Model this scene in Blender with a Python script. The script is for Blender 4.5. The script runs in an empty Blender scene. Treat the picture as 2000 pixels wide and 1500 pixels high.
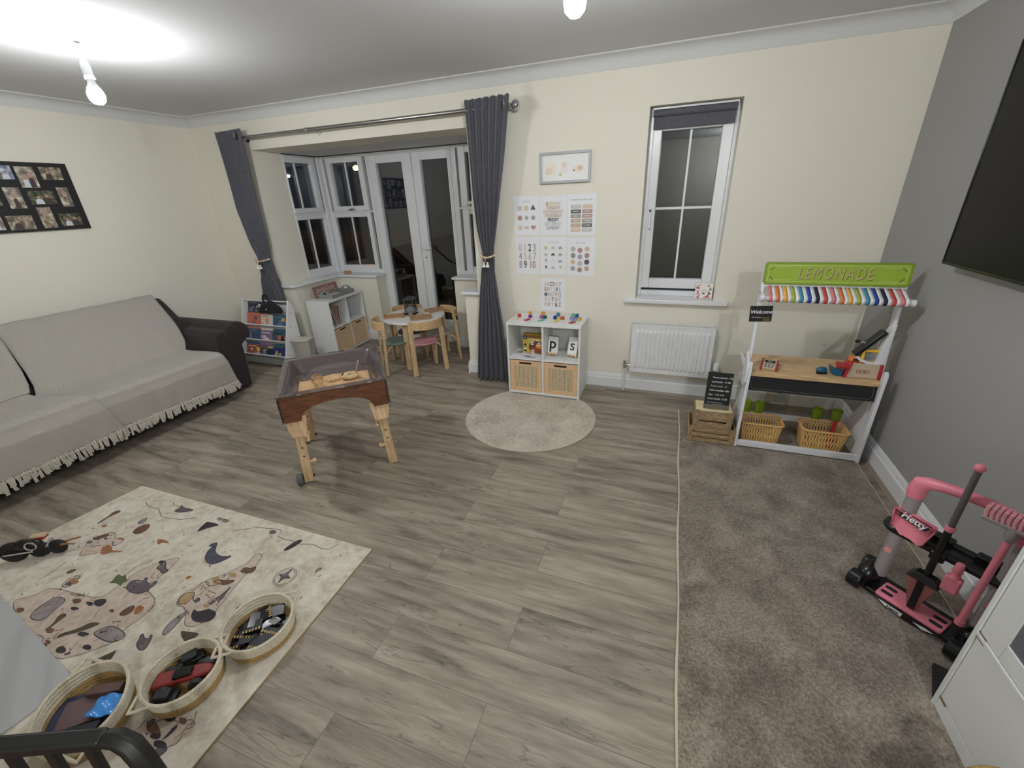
import bpy, bmesh, math, random
from mathutils import Matrix, Vector
random.seed(7)
PI = math.pi
COL = bpy.context.scene.collection
SC = bpy.context.scene

# ---------------------------------------------------------------- camera
cam_d = bpy.data.cameras.new('camera'); cam = bpy.data.objects.new('camera', cam_d); COL.objects.link(cam)
cam_d.sensor_fit = 'HORIZONTAL'; cam_d.sensor_width = 36.0; cam_d.lens = 819.8 / 2000 * 36.0
cam_d.clip_start = 0.02; cam_d.clip_end = 200
YAW, PIT, ROL = -0.3677, 0.4175, -0.0434
_f = Vector((math.sin(YAW) * math.cos(PIT), math.cos(YAW) * math.cos(PIT), -math.sin(PIT)))
_r = Vector((math.cos(YAW), -math.sin(YAW), 0)); _u = _r.cross(_f)
_r2 = _r * math.cos(ROL) + _u * math.sin(ROL); _u2 = -_r * math.sin(ROL) + _u * math.cos(ROL)
cam.matrix_world = Matrix(((_r2.x, _u2.x, -_f.x, 0.4354), (_r2.y, _u2.y, -_f.y, -3.4488), (_r2.z, _u2.z, -_f.z, 1.5653), (0, 0, 0, 1)))
SC.camera = cam
# ---------------------------------------------------------------- world (night) and exposure
w = bpy.data.worlds.new('night'); SC.world = w; w.use_nodes = True
w.node_tree.nodes['Background'].inputs[0].default_value = (0.35, 0.42, 0.6, 1)
w.node_tree.nodes['Background'].inputs[1].default_value = 0.006
SC.view_settings.view_transform = 'Standard'; SC.view_settings.look = 'None'
SC.view_settings.exposure = 2.08; SC.view_settings.gamma = 1.0; SC.view_settings.use_curve_mapping = False
SC.cycles.max_bounces = 10; SC.cycles.transparent_max_bounces = 16; SC.cycles.diffuse_bounces = 6
SC.cycles.sample_clamp_indirect = 6.0
BULB = 150.0      # emission of the lit bulbs
BULB_FILL = 300.0  # stronger emission for the added bulb out of view

# ---------------------------------------------------------------- materials
def lin(c):
    return tuple(((x / 255) / 12.92 if x / 255 <= .04045 else ((x / 255 + .055) / 1.055) ** 2.4) for x in c)
MATS = {}
def mat(name, c=(200, 200, 200), rough=.55, metal=0., spec=.5, noise=None, bump=None, emit=None, sheen=0., coord='Object', stretch=(1, 1, 1), c2=None):
    if name in MATS: return MATS[name]
    m = bpy.data.materials.new(name); m.use_nodes = True; MATS[name] = m
    nt = m.node_tree; p = nt.nodes['Principled BSDF']; L = nt.links.new
    col = lin(c) + (1,)
    p.inputs['Base Color'].default_value = col; p.inputs['Roughness'].default_value = rough
    p.inputs['Metallic'].default_value = metal; p.inputs['Specular IOR Level'].default_value = spec
    if sheen: p.inputs['Sheen Weight'].default_value = sheen; p.inputs['Sheen Roughness'].default_value = .6
    if emit:
        p.inputs['Emission Color'].default_value = lin(emit[0]) + (1,); p.inputs['Emission Strength'].default_value = emit[1]
    if noise or bump:
        tc = nt.nodes.new('ShaderNodeTexCoord'); mp = nt.nodes.new('ShaderNodeMapping'); mp.inputs['Scale'].default_value = stretch
        L(tc.outputs[coord], mp.inputs['Vector'])
    if noise:
        n = nt.nodes.new('ShaderNodeTexNoise'); n.inputs['Scale'].default_value = noise[0]; n.inputs['Detail'].default_value = noise[2] if len(noise) > 2 else 5
        L(mp.outputs[0], n.inputs['Vector'])
        r = nt.nodes.new('ShaderNodeValToRGB'); k = noise[1]
        d = lin(c2) if c2 else tuple(x * (1 - k) for x in col[:3])
        r.color_ramp.elements[0].position = .32; r.color_ramp.elements[1].position = .68
        r.color_ramp.elements[0].color = d + (1,); r.color_ramp.elements[1].color = tuple(min(1, x * (1 + k * .5)) for x in col[:3]) + (1,)
        L(n.outputs['Fac'], r.inputs[0]); L(r.outputs[0], p.inputs['Base Color'])
    if bump:
        n2 = nt.nodes.new('ShaderNodeTexNoise'); n2.inputs['Scale'].default_value = bump[0]; n2.inputs['Detail'].default_value = 4
        b = nt.nodes.new('ShaderNodeBump'); b.inputs['Strength'].default_value = bump[1]; b.inputs['Distance'].default_value = bump[2] if len(bump) > 2 else .005
        L(mp.outputs[0], n2.inputs['Vector']); L(n2.outputs['Fac'], b.inputs['Height']); L(b.outputs[0], p.inputs['Normal'])
    return m
def glassy(name, tint, k, rough=0.0, base=.0, gcol=(255, 255, 255), milk=None):
    """clear sheet: transparent with a Fresnel mirror on top"""
    m = bpy.data.materials.new(name); m.use_nodes = True; nt = m.node_tree; nt.nodes.clear(); L = nt.links.new
    o = nt.nodes.new('ShaderNodeOutputMaterial'); mx = nt.nodes.new('ShaderNodeMixShader')
    t = nt.nodes.new('ShaderNodeBsdfTransparent'); t.inputs[0].default_value = lin(tint) + (1,)
    g = nt.nodes.new('ShaderNodeBsdfGlossy'); g.inputs['Color'].default_value = lin(gcol) + (1,); g.inputs['Roughness'].default_value = rough
    fr = nt.nodes.new('ShaderNodeFresnel'); fr.inputs[0].default_value = 1.5
    ge = nt.nodes.new('ShaderNodeNewGeometry'); mr = nt.nodes.new('ShaderNodeMapRange'); mr.inputs[3].default_value = 1.5; mr.inputs[4].default_value = 1 / 1.5
    L(ge.outputs['Backfacing'], mr.inputs[0]); L(mr.outputs[0], fr.inputs[0])
    mu = nt.nodes.new('ShaderNodeMath'); mu.operation = 'MULTIPLY_ADD'; mu.inputs[1].default_value = k; mu.inputs[2].default_value = base; mu.use_clamp = True
    L(fr.outputs[0], mu.inputs[0]); L(mu.outputs[0], mx.inputs[0]); 
    if milk:
        df = nt.nodes.new('ShaderNodeBsdfDiffuse'); df.inputs[0].default_value = lin(milk[0]) + (1,); m2 = nt.nodes.new('ShaderNodeMixShader'); m2.inputs[0].default_value = milk[1]
        L(t.outputs[0], m2.inputs[1]); L(df.outputs[0], m2.inputs[2]); t = m2
    L(t.outputs[0], mx.inputs[1]); L(g.outputs[0], mx.inputs[2]); L(mx.outputs[0], o.inputs[0])
    return m
def wood(name, c, c2, scale=14, stretch=(1, 12, 12), rough=.5, spec=.35, bump=.15):
    return mat(name, c, rough, 0, spec, noise=(scale, .3, 6), c2=c2, stretch=stretch, bump=(scale * 3, bump, .001))

# ---------------------------------------------------------------- mesh builder
class B:
    def __init__(s, m=None, T=None):
        s.bm = bmesh.new(); s.mats = []; s.m = m; s.T = T or Matrix()
    def mi(s, m):
        m = m or s.m
        if m not in s.mats: s.mats.append(m)
        return s.mats.index(m)
    def add(s, vs, fs, m=None):
        i = s.mi(m); v = [s.bm.verts.new(s.T @ Vector(p)) for p in vs]
        for f in fs:
            try: s.bm.faces.new([v[k] for k in f]).material_index = i
            except ValueError: pass
        return s
    def box(s, x0, x1, y0, y1, z0, z1, m=None):
        if x0 > x1: x0, x1 = x1, x0
        if y0 > y1: y0, y1 = y1, y0
        if z0 > z1: z0, z1 = z1, z0
        return s.add([(x0, y0, z0), (x1, y0, z0), (x1, y1, z0), (x0, y1, z0), (x0, y0, z1), (x1, y0, z1), (x1, y1, z1), (x0, y1, z1)],
                     [(0, 3, 2, 1), (4, 5, 6, 7), (0, 1, 5, 4), (1, 2, 6, 5), (2, 3, 7, 6), (3, 0, 4, 7)], m)
    def bar(s, p0, p1, a, b, m=None, up=(0, 0, 1)):
        """rectangular bar from p0 to p1, a wide (sideways) and b deep (along up)"""
        p0, p1 = Vector(p0), Vector(p1); d = (p1 - p0).normalized(); u = Vector(up)
        sd = d.cross(u)
        if sd.length < 1e-4: sd = d.cross(Vector((1, 0, 0)))
        sd.normalize(); u = sd.cross(d).normalized()
        vs = []
        for p in (p0, p1):
            for i, j in ((-1, -1), (1, -1), (1, 1), (-1, 1)): vs.append(p + sd * i * a / 2 + u * j * b / 2)
        return s.add(vs, [(3, 2, 1, 0), (4, 5, 6, 7), (0, 1, 5, 4), (1, 2, 6, 5), (2, 3, 7, 6), (3, 0, 4, 7)], m)
    def tube(s, pts, r, n=10, closed=False, m=None, cap=True, flat=1.0):
        pts = [Vector(p) for p in pts]; N = len(pts); rs = r if isinstance(r, (list, tuple)) else [r] * N
        vs = []; ref = None
        for i, p in enumerate(pts):
            a = pts[(i - 1) % N] if (closed or i > 0) else p; c = pts[(i + 1) % N] if (closed or i < N - 1) else p
            t = (c - a).normalized()
            if ref is None: ref = Vector((0, 0, 1)) if abs(t.z) < .9 else Vector((1, 0, 0))
            b1 = (ref - t * ref.dot(t)).normalized(); ref = b1; b2 = t.cross(b1)
            for k in range(n):
                an = 2 * PI * k / n; vs.append(p + (b1 * math.cos(an) * flat + b2 * math.sin(an)) * rs[i])
        fs = []
        for i in range(N if closed else N - 1):
            j = (i + 1) % N
            for k in range(n): fs.append((i * n + k, i * n + (k + 1) % n, j * n + (k + 1) % n, j * n + k))
        if cap and not closed:
            fs.append(tuple(range(n))[::-1]); fs.append(tuple((N - 1) * n + k for k in range(n)))
        return s.add(vs, fs, m)
    def cyl(s, p0, p1, r, r1=None, n=20, m=None): return s.tube([p0, p1], [r, r if r1 is None else r1], n, m=m)
    def lathe(s, prof, c=(0, 0, 0), n=28, m=None, sx=1., sy=1.):
        vs = []; fs = []; K = len(prof)
        for k in range(n):
            a = 2 * PI * k / n
            for r, z in prof: vs.append((c[0] + r * math.cos(a) * sx, c[1] + r * math.sin(a) * sy, c[2] + z))
        for k in range(n):
            j = (k + 1) % n
            for i in range(K - 1): fs.append((k * K + i, j * K + i, j * K + i + 1, k * K + i + 1))
        if prof[0][0] > 1e-5: fs.append(tuple(k * K for k in range(n))[::-1])
        if prof[-1][0] > 1e-5: fs.append(tuple(k * K + K - 1 for k in range(n)))
        return s.add(vs, fs, m)
    def ball(s, c, r, m=None, n=14, sz=(1, 1, 1)):
        vs = [(c[0], c[1], c[2] - r * sz[2])]; fs = []; h = n // 2
        for i in range(1, h):
            a = PI * i / h
            for k in range(n):
                b = 2 * PI * k / n; vs.append((c[0] + r * sz[0] * math.sin(a) * math.cos(b), c[1] + r * sz[1] * math.sin(a) * math.sin(b), c[2] - r * sz[2] * math.cos(a)))
        vs.append((c[0], c[1], c[2] + r * sz[2])); e = len(vs) - 1
        for k in range(n):
            j = (k + 1) % n; fs.append((0, 1 + j, 1 + k)); fs.append((e, 1 + (h - 2) * n + k, 1 + (h - 2) * n + j))
            for i in range(h - 2): fs.append((1 + i * n + k, 1 + i * n + j, 1 + (i + 1) * n + j, 1 + (i + 1) * n + k))
        return s.add(vs, fs, m)
    def prism(s, pts, z0, z1, m=None):
        n = len(pts); A = sum(pts[i][0] * pts[(i + 1) % n][1] - pts[(i + 1) % n][0] * pts[i][1] for i in range(n))
        if A < 0: pts = pts[::-1]
        vs = [(p[0], p[1], z0) for p in pts] + [(p[0], p[1], z1) for p in pts]
        return s.add(vs, [tuple(range(n))[::-1], tuple(range(n, 2 * n))] + [(i, (i + 1) % n, n + (i + 1) % n, n + i) for i in range(n)], m)
    def face(s, pts, m=None): return s.add(pts, [tuple(range(len(pts)))], m)
    def poly(s, pts, z, m=None):
        n = len(pts); A = sum(pts[i][0] * pts[(i + 1) % n][1] - pts[(i + 1) % n][0] * pts[i][1] for i in range(n))
        return s.face([(p[0], p[1], z) for p in (pts if A > 0 else pts[::-1])], m)
    def ribbon(s, pts, wd, z, m=None):
        """thin printed line in the local xy plane"""
        P = [Vector((p[0], p[1], 0)) for p in pts]; vs = []
        for i, p in enumerate(P):
            t = (P[min(i + 1, len(P) - 1)] - P[max(i - 1, 0)]).normalized(); nn = Vector((-t.y, t.x, 0)) * wd / 2
            vs += [(p.x + nn.x, p.y + nn.y, z), (p.x - nn.x, p.y - nn.y, z)]
        return s.add(vs, [(2 * i, 2 * i + 1, 2 * i + 3, 2 * i + 2) for i in range(len(P) - 1)], m)
    def disc(s, c, r, z, m=None, n=20, a0=0, sx=1., sy=1.):
        return s.poly([(c[0] + r * sx * math.cos(a0 + 2 * PI * k / n), c[1] + r * sy * math.sin(a0 + 2 * PI * k / n)) for k in range(n)], z, m)
    def grid(s, fn, nu, nv, m=None, thick=None):
        vs = [fn(i / nu, j / nv) for i in range(nu + 1) for j in range(nv + 1)]; W = nv + 1
        fs = [(i * W + j, (i + 1) * W + j, (i + 1) * W + j + 1, i * W + j + 1) for i in range(nu) for j in range(nv)]
        return s.add(vs, fs, m)
    def text(s, t, size, x, y, z, m=None, bold=0., align='CENTER', sx=1.0, depth=0., shear=0., space=1.0):
        cu = bpy.data.curves.new('t', 'FONT'); cu.body = t; cu.size = size; cu.align_x = align; cu.align_y = 'CENTER'; cu.offset = bold; cu.shear = shear
        cu.space_character = space
        cu.resolution_u = 3; cu.extrude = depth
        ob = bpy.data.objects.new('t', cu); COL.objects.link(ob)
        bpy.context.view_layer.update()
        me = bpy.data.meshes.new_from_object(ob.evaluated_get(bpy.context.evaluated_depsgraph_get()))
        s.add([(v.co.x * sx + x, v.co.y + y, v.co.z + z) for v in me.vertices], [tuple(p.vertices) for p in me.polygons], m)
        bpy.data.objects.remove(ob); bpy.data.curves.remove(cu); bpy.data.meshes.remove(me)
        return s
    def build(s, name, parent=None, bevel=0., sharp=38, seg=2, solid=0., sub=0, shadow=True):
        me = bpy.data.meshes.new(name)
        if solid <= 0: bmesh.ops.recalc_face_normals(s.bm, faces=s.bm.faces) if not getattr(s, 'keep', False) else None
        s.bm.to_mesh(me); s.bm.free()
        for m in s.mats: me.materials.append(m)
        for p in me.polygons: p.use_smooth = True
        me.set_sharp_from_angle(angle=math.radians(sharp))
        o = bpy.data.objects.new(name, me); COL.objects.link(o)
        if parent: o.parent = parent
        if solid: md = o.modifiers.new('solid', 'SOLIDIFY'); md.thickness = solid; md.offset = 0
        if sub: md = o.modifiers.new('sub', 'SUBSURF'); md.levels = sub; md.render_levels = sub
        if bevel:
            md = o.modifiers.new('bevel', 'BEVEL'); md.width = bevel; md.segments = seg; md.limit_method = 'ANGLE'; md.angle_limit = math.radians(40); md.harden_normals = False
        return o
def fr(o, u, v):
    u = Vector(u).normalized(); v = Vector(v).normalized(); n = u.cross(v)
    return Matrix(((u.x, v.x, n.x, o[0]), (u.y, v.y, n.y, o[1]), (u.z, v.z, n.z, o[2]), (0, 0, 0, 1)))
def tag(o, label, cat, group=None, kind=None):
    o['label'] = label; o['category'] = cat
    if group: o['group'] = group
    if kind: o['kind'] = kind
    return o
def thing(name, label, cat, loc=(0, 0, 0), rz=0., group=None):
    o = bpy.data.objects.new(name, None); COL.objects.link(o); o.location = loc; o.rotation_euler = (0, 0, rz); o.empty_display_size = .1
    return tag(o, label, cat, group)
def struct(o): o['kind'] = 'structure'; return o
def sempty(name, loc=(0, 0, 0)):
    o = bpy.data.objects.new(name, None); COL.objects.link(o); o.location = loc; return struct(o)
def one(b, name, label, cat, group=None, loc=None, rz=0., **k):
    o = b.build(name, **k)
    if loc is not None: o.location = loc; o.rotation_euler = (0, 0, rz)
    return tag(o, label, cat, group)
def children(o): return [c for c in COL.objects if c.parent == o]
def copy_tree(o, parent=None):
    c = o.copy(); COL.objects.link(c)
    if parent: c.parent = parent
    for ch in children(o): copy_tree(ch, c)
    return c
def rrect(x0, x1, y0, y1, r, n=5):
    P = []
    for cx, cy, a in ((x1 - r, y0 + r, -PI / 2), (x1 - r, y1 - r, 0), (x0 + r, y1 - r, PI / 2), (x0 + r, y0 + r, PI)):
        for k in range(n + 1): P.append((cx + r * math.cos(a + PI / 2 * k / n), cy + r * math.sin(a + PI / 2 * k / n)))
    return P

# ---------------------------------------------------------------- palette
M_cream = mat('cream_wall_paint', (229, 225, 212), .85, spec=.2, bump=(220, .05, .001))
M_grey_wall = mat('grey_wall_paint', (159, 158, 156), .85, spec=.2, bump=(220, .05, .001))
M_ceil = mat('white_ceiling_paint', (212, 212, 212), .9, spec=.15)
M_white = mat('white_gloss_paint', (226, 227, 229), .35)
M_upvc = mat('white_plastic_frame', (224, 225, 228), .3)
M_lam = mat('white_laminate', (226, 227, 226), .35)
M_glass = glassy('window_glass', (228, 232, 234), 1.5)
M_dark = mat('charcoal_fabric', (97, 97, 105), .95, spec=.1, sheen=.15, noise=(90, .25), bump=(600, .2, .002))
M_sofa = mat('dark_brown_plush', (52, 46, 46), .95, spec=.08, sheen=.12, noise=(9, .2), bump=(400, .2, .002))
M_steel = mat('brushed_steel', (170, 168, 166), .28, 1.)
M_chrome = mat('chrome', (205, 205, 208), .12, 1.)
M_black = mat('black_plastic', (22, 22, 24), .25)
M_matt = mat('matt_black', (26, 26, 27), .7)
M_pink = mat('pink_plastic', (222, 128, 146), .35)
M_greyp = mat('grey_plastic', (150, 143, 143), .4)
M_birch = wood('pale_birch', (208, 181, 143), (184, 154, 114), 10, (8, 8, 1))
M_ply = wood('plywood', (218, 190, 154), (198, 166, 126), 12, (6, 6, 1))
M_oak = wood('light_oak_veneer', (210, 180, 138), (188, 156, 114), 10, (1, 9, 9))
M_walnut = wood('walnut_veneer', (116, 74, 50), (82, 52, 36), 9, (2, 14, 14), .4)
M_acacia = wood('acacia_wood', (190, 154, 118), (148, 112, 82), 22, (2, 10, 10))
M_crate = wood('weathered_pine', (176, 152, 118), (120, 98, 72), 20, (1.5, 9, 9), .8, .1)
M_crate2 = wood('weathered_pine_upright', (170, 146, 114), (116, 95, 70), 20, (9, 9, 1.5), .8, .1)
M_cream_wood = mat('pale_cream_wood', (226, 208, 168), .6, noise=(12, .08))
M_paper = mat('white_paper', (232, 232, 236), .6)
M_rope = mat('cream_cotton_rope', (214, 204, 182), .95, spec=.1, noise=(160, .2), bump=(250, .6, .003))
M_jute = mat('tan_jute_cord', (176, 146, 98), .95, spec=.1, noise=(180, .25), bump=(260, .6, .003))
def pal(n, c, r=.5): return mat(n, c, r)
# ================================================================ SETTING
XL, XR, H, YF = -4.205, 1.697, 2.4, -5.4
def floor_mat():
    m = bpy.data.materials.new('grey_oak_laminate'); m.use_nodes = True; nt = m.node_tree; L = nt.links.new; N = nt.nodes.new
    p = nt.nodes['Principled BSDF']; tc = N('ShaderNodeTexCoord')
    br = N('ShaderNodeTexBrick'); br.offset = .37; br.inputs['Scale'].default_value = 1; br.inputs['Brick Width'].default_value = 1.28
    br.inputs['Row Height'].default_value = .192; br.inputs['Mortar Size'].default_value = .0011; br.inputs['Mortar Smooth'].default_value = .2
    br.inputs['Color1'].default_value = (0, 0, 0, 1); br.inputs['Color2'].default_value = (1, 1, 1, 1); br.inputs['Mortar'].default_value = (.5, .5, .5, 1)
    L(tc.outputs['Object'], br.inputs['Vector'])
    mp = N('ShaderNodeMapping'); mp.inputs['Scale'].default_value = (1.3, 11, 1); L(tc.outputs['Object'], mp.inputs['Vector'])
    mul = N('ShaderNodeMath'); mul.operation = 'MULTIPLY'; mul.inputs[1].default_value = 37.; L(br.outputs['Color'], mul.inputs[0])
    n1 = N('ShaderNodeTexNoise'); n1.noise_dimensions = '4D'; n1.inputs['Scale'].default_value = 1.6; n1.inputs['Detail'].default_value = 9; n1.inputs['Roughness'].default_value = .62; n1.inputs['Distortion'].default_value = .35
    L(mp.outputs[0], n1.inputs['Vector']); L(mul.outputs[0], n1.inputs['W'])
    r1 = N('ShaderNodeValToRGB'); e = r1.color_ramp.elements
    e[0].position = .30; e[0].color = lin((98, 90, 81)) + (1,); e[1].position = .72; e[1].color = lin((179, 167, 152)) + (1,)
    k = r1.color_ramp.elements.new(.5); k.color = lin((149, 137, 123)) + (1,)
    L(n1.outputs['Fac'], r1.inputs[0])
    # fine pores
    mp2 = N('ShaderNodeMapping'); mp2.inputs['Scale'].default_value = (9, 140, 1); L(tc.outputs['Object'], mp2.inputs['Vector'])
    n2 = N('ShaderNodeTexNoise'); n2.inputs['Scale'].default_value = 1.5; n2.inputs['Detail'].default_value = 5; L(mp2.outputs[0], n2.inputs['Vector'])
    r2 = N('ShaderNodeMapRange'); r2.inputs[1].default_value = .3; r2.inputs[2].default_value = .7; r2.inputs[3].default_value = .86; r2.inputs[4].default_value = 1.07; L(n2.outputs['Fac'], r2.inputs[0])
    # dark cracks and knots
    mp3 = N('ShaderNodeMapping'); mp3.inputs['Scale'].default_value = (1.1, 8, 1); L(tc.outputs['Object'], mp3.inputs['Vector'])
    n3 = N('ShaderNodeTexNoise'); n3.noise_dimensions = '4D'; n3.inputs['Scale'].default_value = 2.1; n3.inputs['Detail'].default_value = 4; n3.inputs['Distortion'].default_value = .5; L(mp3.outputs[0], n3.inputs['Vector']); L(mul.outputs[0], n3.inputs['W'])
    ab = N('ShaderNodeMath'); ab.operation = 'SUBTRACT'; ab.inputs[1].default_value = .60; L(n3.outputs['Fac'], ab.inputs[0])
    a2 = N('ShaderNodeMath'); a2.operation = 'ABSOLUTE'; L(ab.outputs[0], a2.inputs[0])
    r3 = N('ShaderNodeMapRange'); r3.inputs[1].default_value = 0; r3.inputs[2].default_value = .012; r3.inputs[3].default_value = .6; r3.inputs[4].default_value = 1.; L(a2.outputs[0], r3.inputs[0])
    # plank tone and joint
    r4 = N('ShaderNodeMapRange'); r4.inputs[3].default_value = .90; r4.inputs[4].default_value = 1.06; L(br.outputs['Color'], r4.inputs[0])
    r5 = N('ShaderNodeMapRange'); r5.inputs[3].default_value = 1.; r5.inputs[4].default_value = .5; L(br.outputs['Fac'], r5.inputs[0])
    cur = None
    for s in (r2, r3, r4, r5):
        if cur is None: cur = s.outputs[0]; continue
        q = N('ShaderNodeMath'); q.operation = 'MULTIPLY'; L(cur, q.inputs[0]); L(s.outputs[0], q.inputs[1]); cur = q.outputs[0]
    vm = N('ShaderNodeVectorMath'); vm.operation = 'SCALE'; L(r1.outputs[0], vm.inputs[0]); L(cur, vm.inputs['Scale'])
    L(vm.outputs[0], p.inputs['Base Color']); p.inputs['Roughness'].default_value = .48; p.inputs['Specular IOR Level'].default_value = .35
    bp = N('ShaderNodeBump'); bp.inputs['Strength'].default_value = .25; bp.inputs['Distance'].default_value = .001; L(cur, bp.inputs['Height']); L(bp.outputs[0], p.inputs['Normal'])
    return m
struct(B(floor_mat()).box(XL - .1, XR + .1, YF, 1.0, -.1, 0).build('floor'))
struct(B(M_ceil).box(XL - .1, XR + .1, YF, .0, H, H + .1).build('ceiling'))
struct(B(M_cream).box(XL - .12, XL, YF, .35, 0, H).build('wall_left'))
struct(B(M_grey_wall).box(XR, XR + .12, YF, .35, 0, H).build('wall_right'))
struct(B(M_cream).box(XL - .12, XR + .12, YF - .12, YF, 0, H).build('wall_front'))
# back wall with the bay opening and the small window
BX0, BX1, BZ = -3.47, -1.18, 2.078
WX0, WX1, WZ0, WZ1 = .1854, .7511, .80, 2.088
b = B(M_cream)
for x0, x1, z0, z1 in ((XL, BX0, 0, H), (BX0, BX1, BZ, H), (BX1, WX0, 0, H), (WX0, WX1, WZ1, H), (WX0, WX1, 0, WZ0 - .03), (WX1, XR, 0, H)): b.box(x0, x1, 0, .35, z0, z1)
struct(b.build('wall_back'))
struct(B(M_ceil).box(BX0 - .1, BX1 + .1, .35, 1.0, BZ, BZ + .1).build('ceiling_bay'))
YL, YD = .685, .86   # face of the low bay wall, inner face of doors and windows
b = B(M_cream).box(BX0, -3.333, .0, 1.0, 0, .775).box(-3.333, -2.80, YL, 1.0, 0, .775).box(BX0 - .12, BX0, .35, 1.0, 0, .80); struct(b.build('wall_bay_left'))
b = B(M_cream).box(-1.317, BX1, .0, 1.0, 0, .775).box(-1.78, -1.317, YL, 1.0, 0, .775).box(BX1, BX1 + .12, .35, 1.0, 0, .80); struct(b.build('wall_bay_right'))
b = B(M_cream).box(-2.80, -1.78, YD + .0, 1.0, 0, .155); struct(b.build('wall_bay_door_step'))
# sills
def sill(name, pts):
    b = B(M_white); b.prism(pts, .775, .802); struct(b.build(name, bevel=.008, seg=3))
sill('trim_1', [(BX0 - .05, -.035), (-3.305, -.035), (-3.305, YL - .03), (-2.78, YL - .03), (-2.78, .9), (BX0, .9), (BX0, .0), (BX0 - .05, 0)])
sill('trim_2', [(BX1 + .05, -.035), (-1.345, -.035), (-1.345, YL - .03), (-1.80, YL - .03), (-1.80, .9), (BX1, .9), (BX1, .0), (BX1 + .05, 0)])
struct(B(M_white).box(.102, .850, -.045, .0, WZ0 - .034, WZ0).box(WX0, WX1, 0, .2, WZ0 - .034, WZ0).build('trim_3', bevel=.008, seg=3))
# coving
def cove(name, P0, P1, nrm, m0=0., m1=0.):
    P0, P1, nrm = Vector(P0), Vector(P1), Vector(nrm); d = (P1 - P0).normalized(); c = .078
    prof = [(0, 0), (c + .012, 0), (c + .012, -.006), (c, -.012)] + [(c - (c - .012) * math.sin(a * PI / 14) , -.012 - (c - .014) * (1 - math.cos(a * PI / 14))) for a in range(1, 7)] + [(.008, -c + .004), (.006, -c - .004), (0, -c - .004)]
    b = B(M_ceil); vs = []
    for P, mm in ((P0, m0), (P1, m1)):
        for o, z in prof: vs.append(P + nrm * o + d * (o * mm) + Vector((0, 0, z)))
    K = len(prof); b.add(vs, [(i, (i + 1) % K, K + (i + 1) % K, K + i) for i in range(K)] + [tuple(range(K)), tuple(range(K, 2 * K))[::-1]])
    struct(b.build(name))
cove('trim_4', (XL, 0, H), (XR, 0, H), (0, -1, 0), 1, -1)
cove('trim_5', (XL, 0, H), (XL, YF, H), (1, 0, 0), 1, 0)
cove('trim_6', (XR, 0, H), (XR, YF, H), (-1, 0, 0), 1, 0)
# skirting boards
M_scotia = mat('grey_floor_edging', (142, 132, 120), .5)
def skirt(name, runs):
    b = B(M_white)
    for P0, P1, nrm in runs:
        P0, P1, nrm = Vector(P0), Vector(P1), Vector(nrm); prof = [(0, 0), (.018, 0), (.018, .098), (.012, .104), (.012, .118), (.006, .130), (.004, .138), (0, .138)]
        vs = [P + nrm * o + Vector((0, 0, z)) for P in (P0, P1) for o, z in prof]; K = len(prof)
        b.add(vs, [(i, (i + 1) % K, K + (i + 1) % K, K + i) for i in range(K)] + [tuple(range(K)), tuple(range(K, 2 * K))[::-1]])
        prof = [(.018, 0), (.034, 0), (.022, .014), (.018, .016)]
        vs = [P + nrm * o + Vector((0, 0, z)) for P in (P0, P1) for o, z in prof]; K = 4
        b.add(vs, [(i, (i + 1) % K, K + (i + 1) % K, K + i) for i in range(K)] + [tuple(range(K)), tuple(range(K, 2 * K))[::-1]], M_scotia)
    struct(b.build(name))
skirt('baseboard_back', [((XL, 0, 0), (-3.333, 0, 0), (0, -1, 0)), ((-1.317, 0, 0), (XR, 0, 0), (0, -1, 0))])
skirt('baseboard_right', [((XR, 0, 0), (XR, YF, 0), (-1, 0, 0))])
skirt('baseboard_left', [((XL, 0, 0), (XL, YF, 0), (1, 0, 0))])
skirt('baseboard_bay', [((-3.333, -.018, 0), (-3.333, YL, 0), (1, 0, 0)), ((-3.333, YL, 0), (-2.80, YL, 0), (0, -1, 0)), ((-2.80, YL - .018, 0), (-2.80, YD, 0), (1, 0, 0)),
                        ((-1.317, -.018, 0), (-1.317, YL, 0), (-1, 0, 0)), ((-1.317, YL, 0), (-1.78, YL, 0), (0, -1, 0)), ((-1.78, YL - .018, 0), (-1.78, YD, 0), (-1, 0, 0))])

# ---- windows and doors: built in a local frame (x along the pane, y up, z towards the room)
def frame_rect(b, x0, x1, y0, y1, wl, wr, wb, wt, z0, z1, m=None):
    b.box(x0, x0 + wl, y0, y1, z0, z1, m).box(x1 - wr, x1, y0, y1, z0, z1, m).box(x0 + wl, x1 - wr, y0, y0 + wb, z0, z1, m).box(x0 + wl, x1 - wr, y1 - wt, y1, z0, z1, m)
def casement(name, T, x0, x1, y0, y1, sashes, transom=None):
    """sashes: list of (x0,x1,y0,y1, pane rect, raised, vertical bars, horizontal bars)"""
    e = sempty(name); b = B(M_upvc, T); frame_rect(b, x0, x1, y0, y1, .03, .03, .04, .03, -.06, 0)
    if transom: b.box(x0 + .03, x1 - .03, transom[0], transom[1], -.06, 0)
    b.build('frame', e, bevel=.004)
    for sx0, sx1, sy0, sy1, (px0, px1, py0, py1), rz, vb, hb in sashes:
        b = B(M_upvc, T); frame_rect(b, sx0, sx1, sy0, sy1, px0 - sx0, sx1 - px1, py0 - sy0, sy1 - py1, -.05, rz); b.build('sash', e, bevel=.006)
        B(M_glass, T).box(px0 - .004, px1 + .004, py0 - .004, py1 + .004, -.034, -.026).build('pane', e)
        if vb or hb:
            b = B(M_upvc, T)
            for v in vb: b.box(v - .007, v + .007, py0, py1, -.026, -.012)
            for h in hb: b.box(px0, px1, h - .008, h + .008, -.0258, -.0122)
            b.build('glazing_bar', e)
    return e
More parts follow.
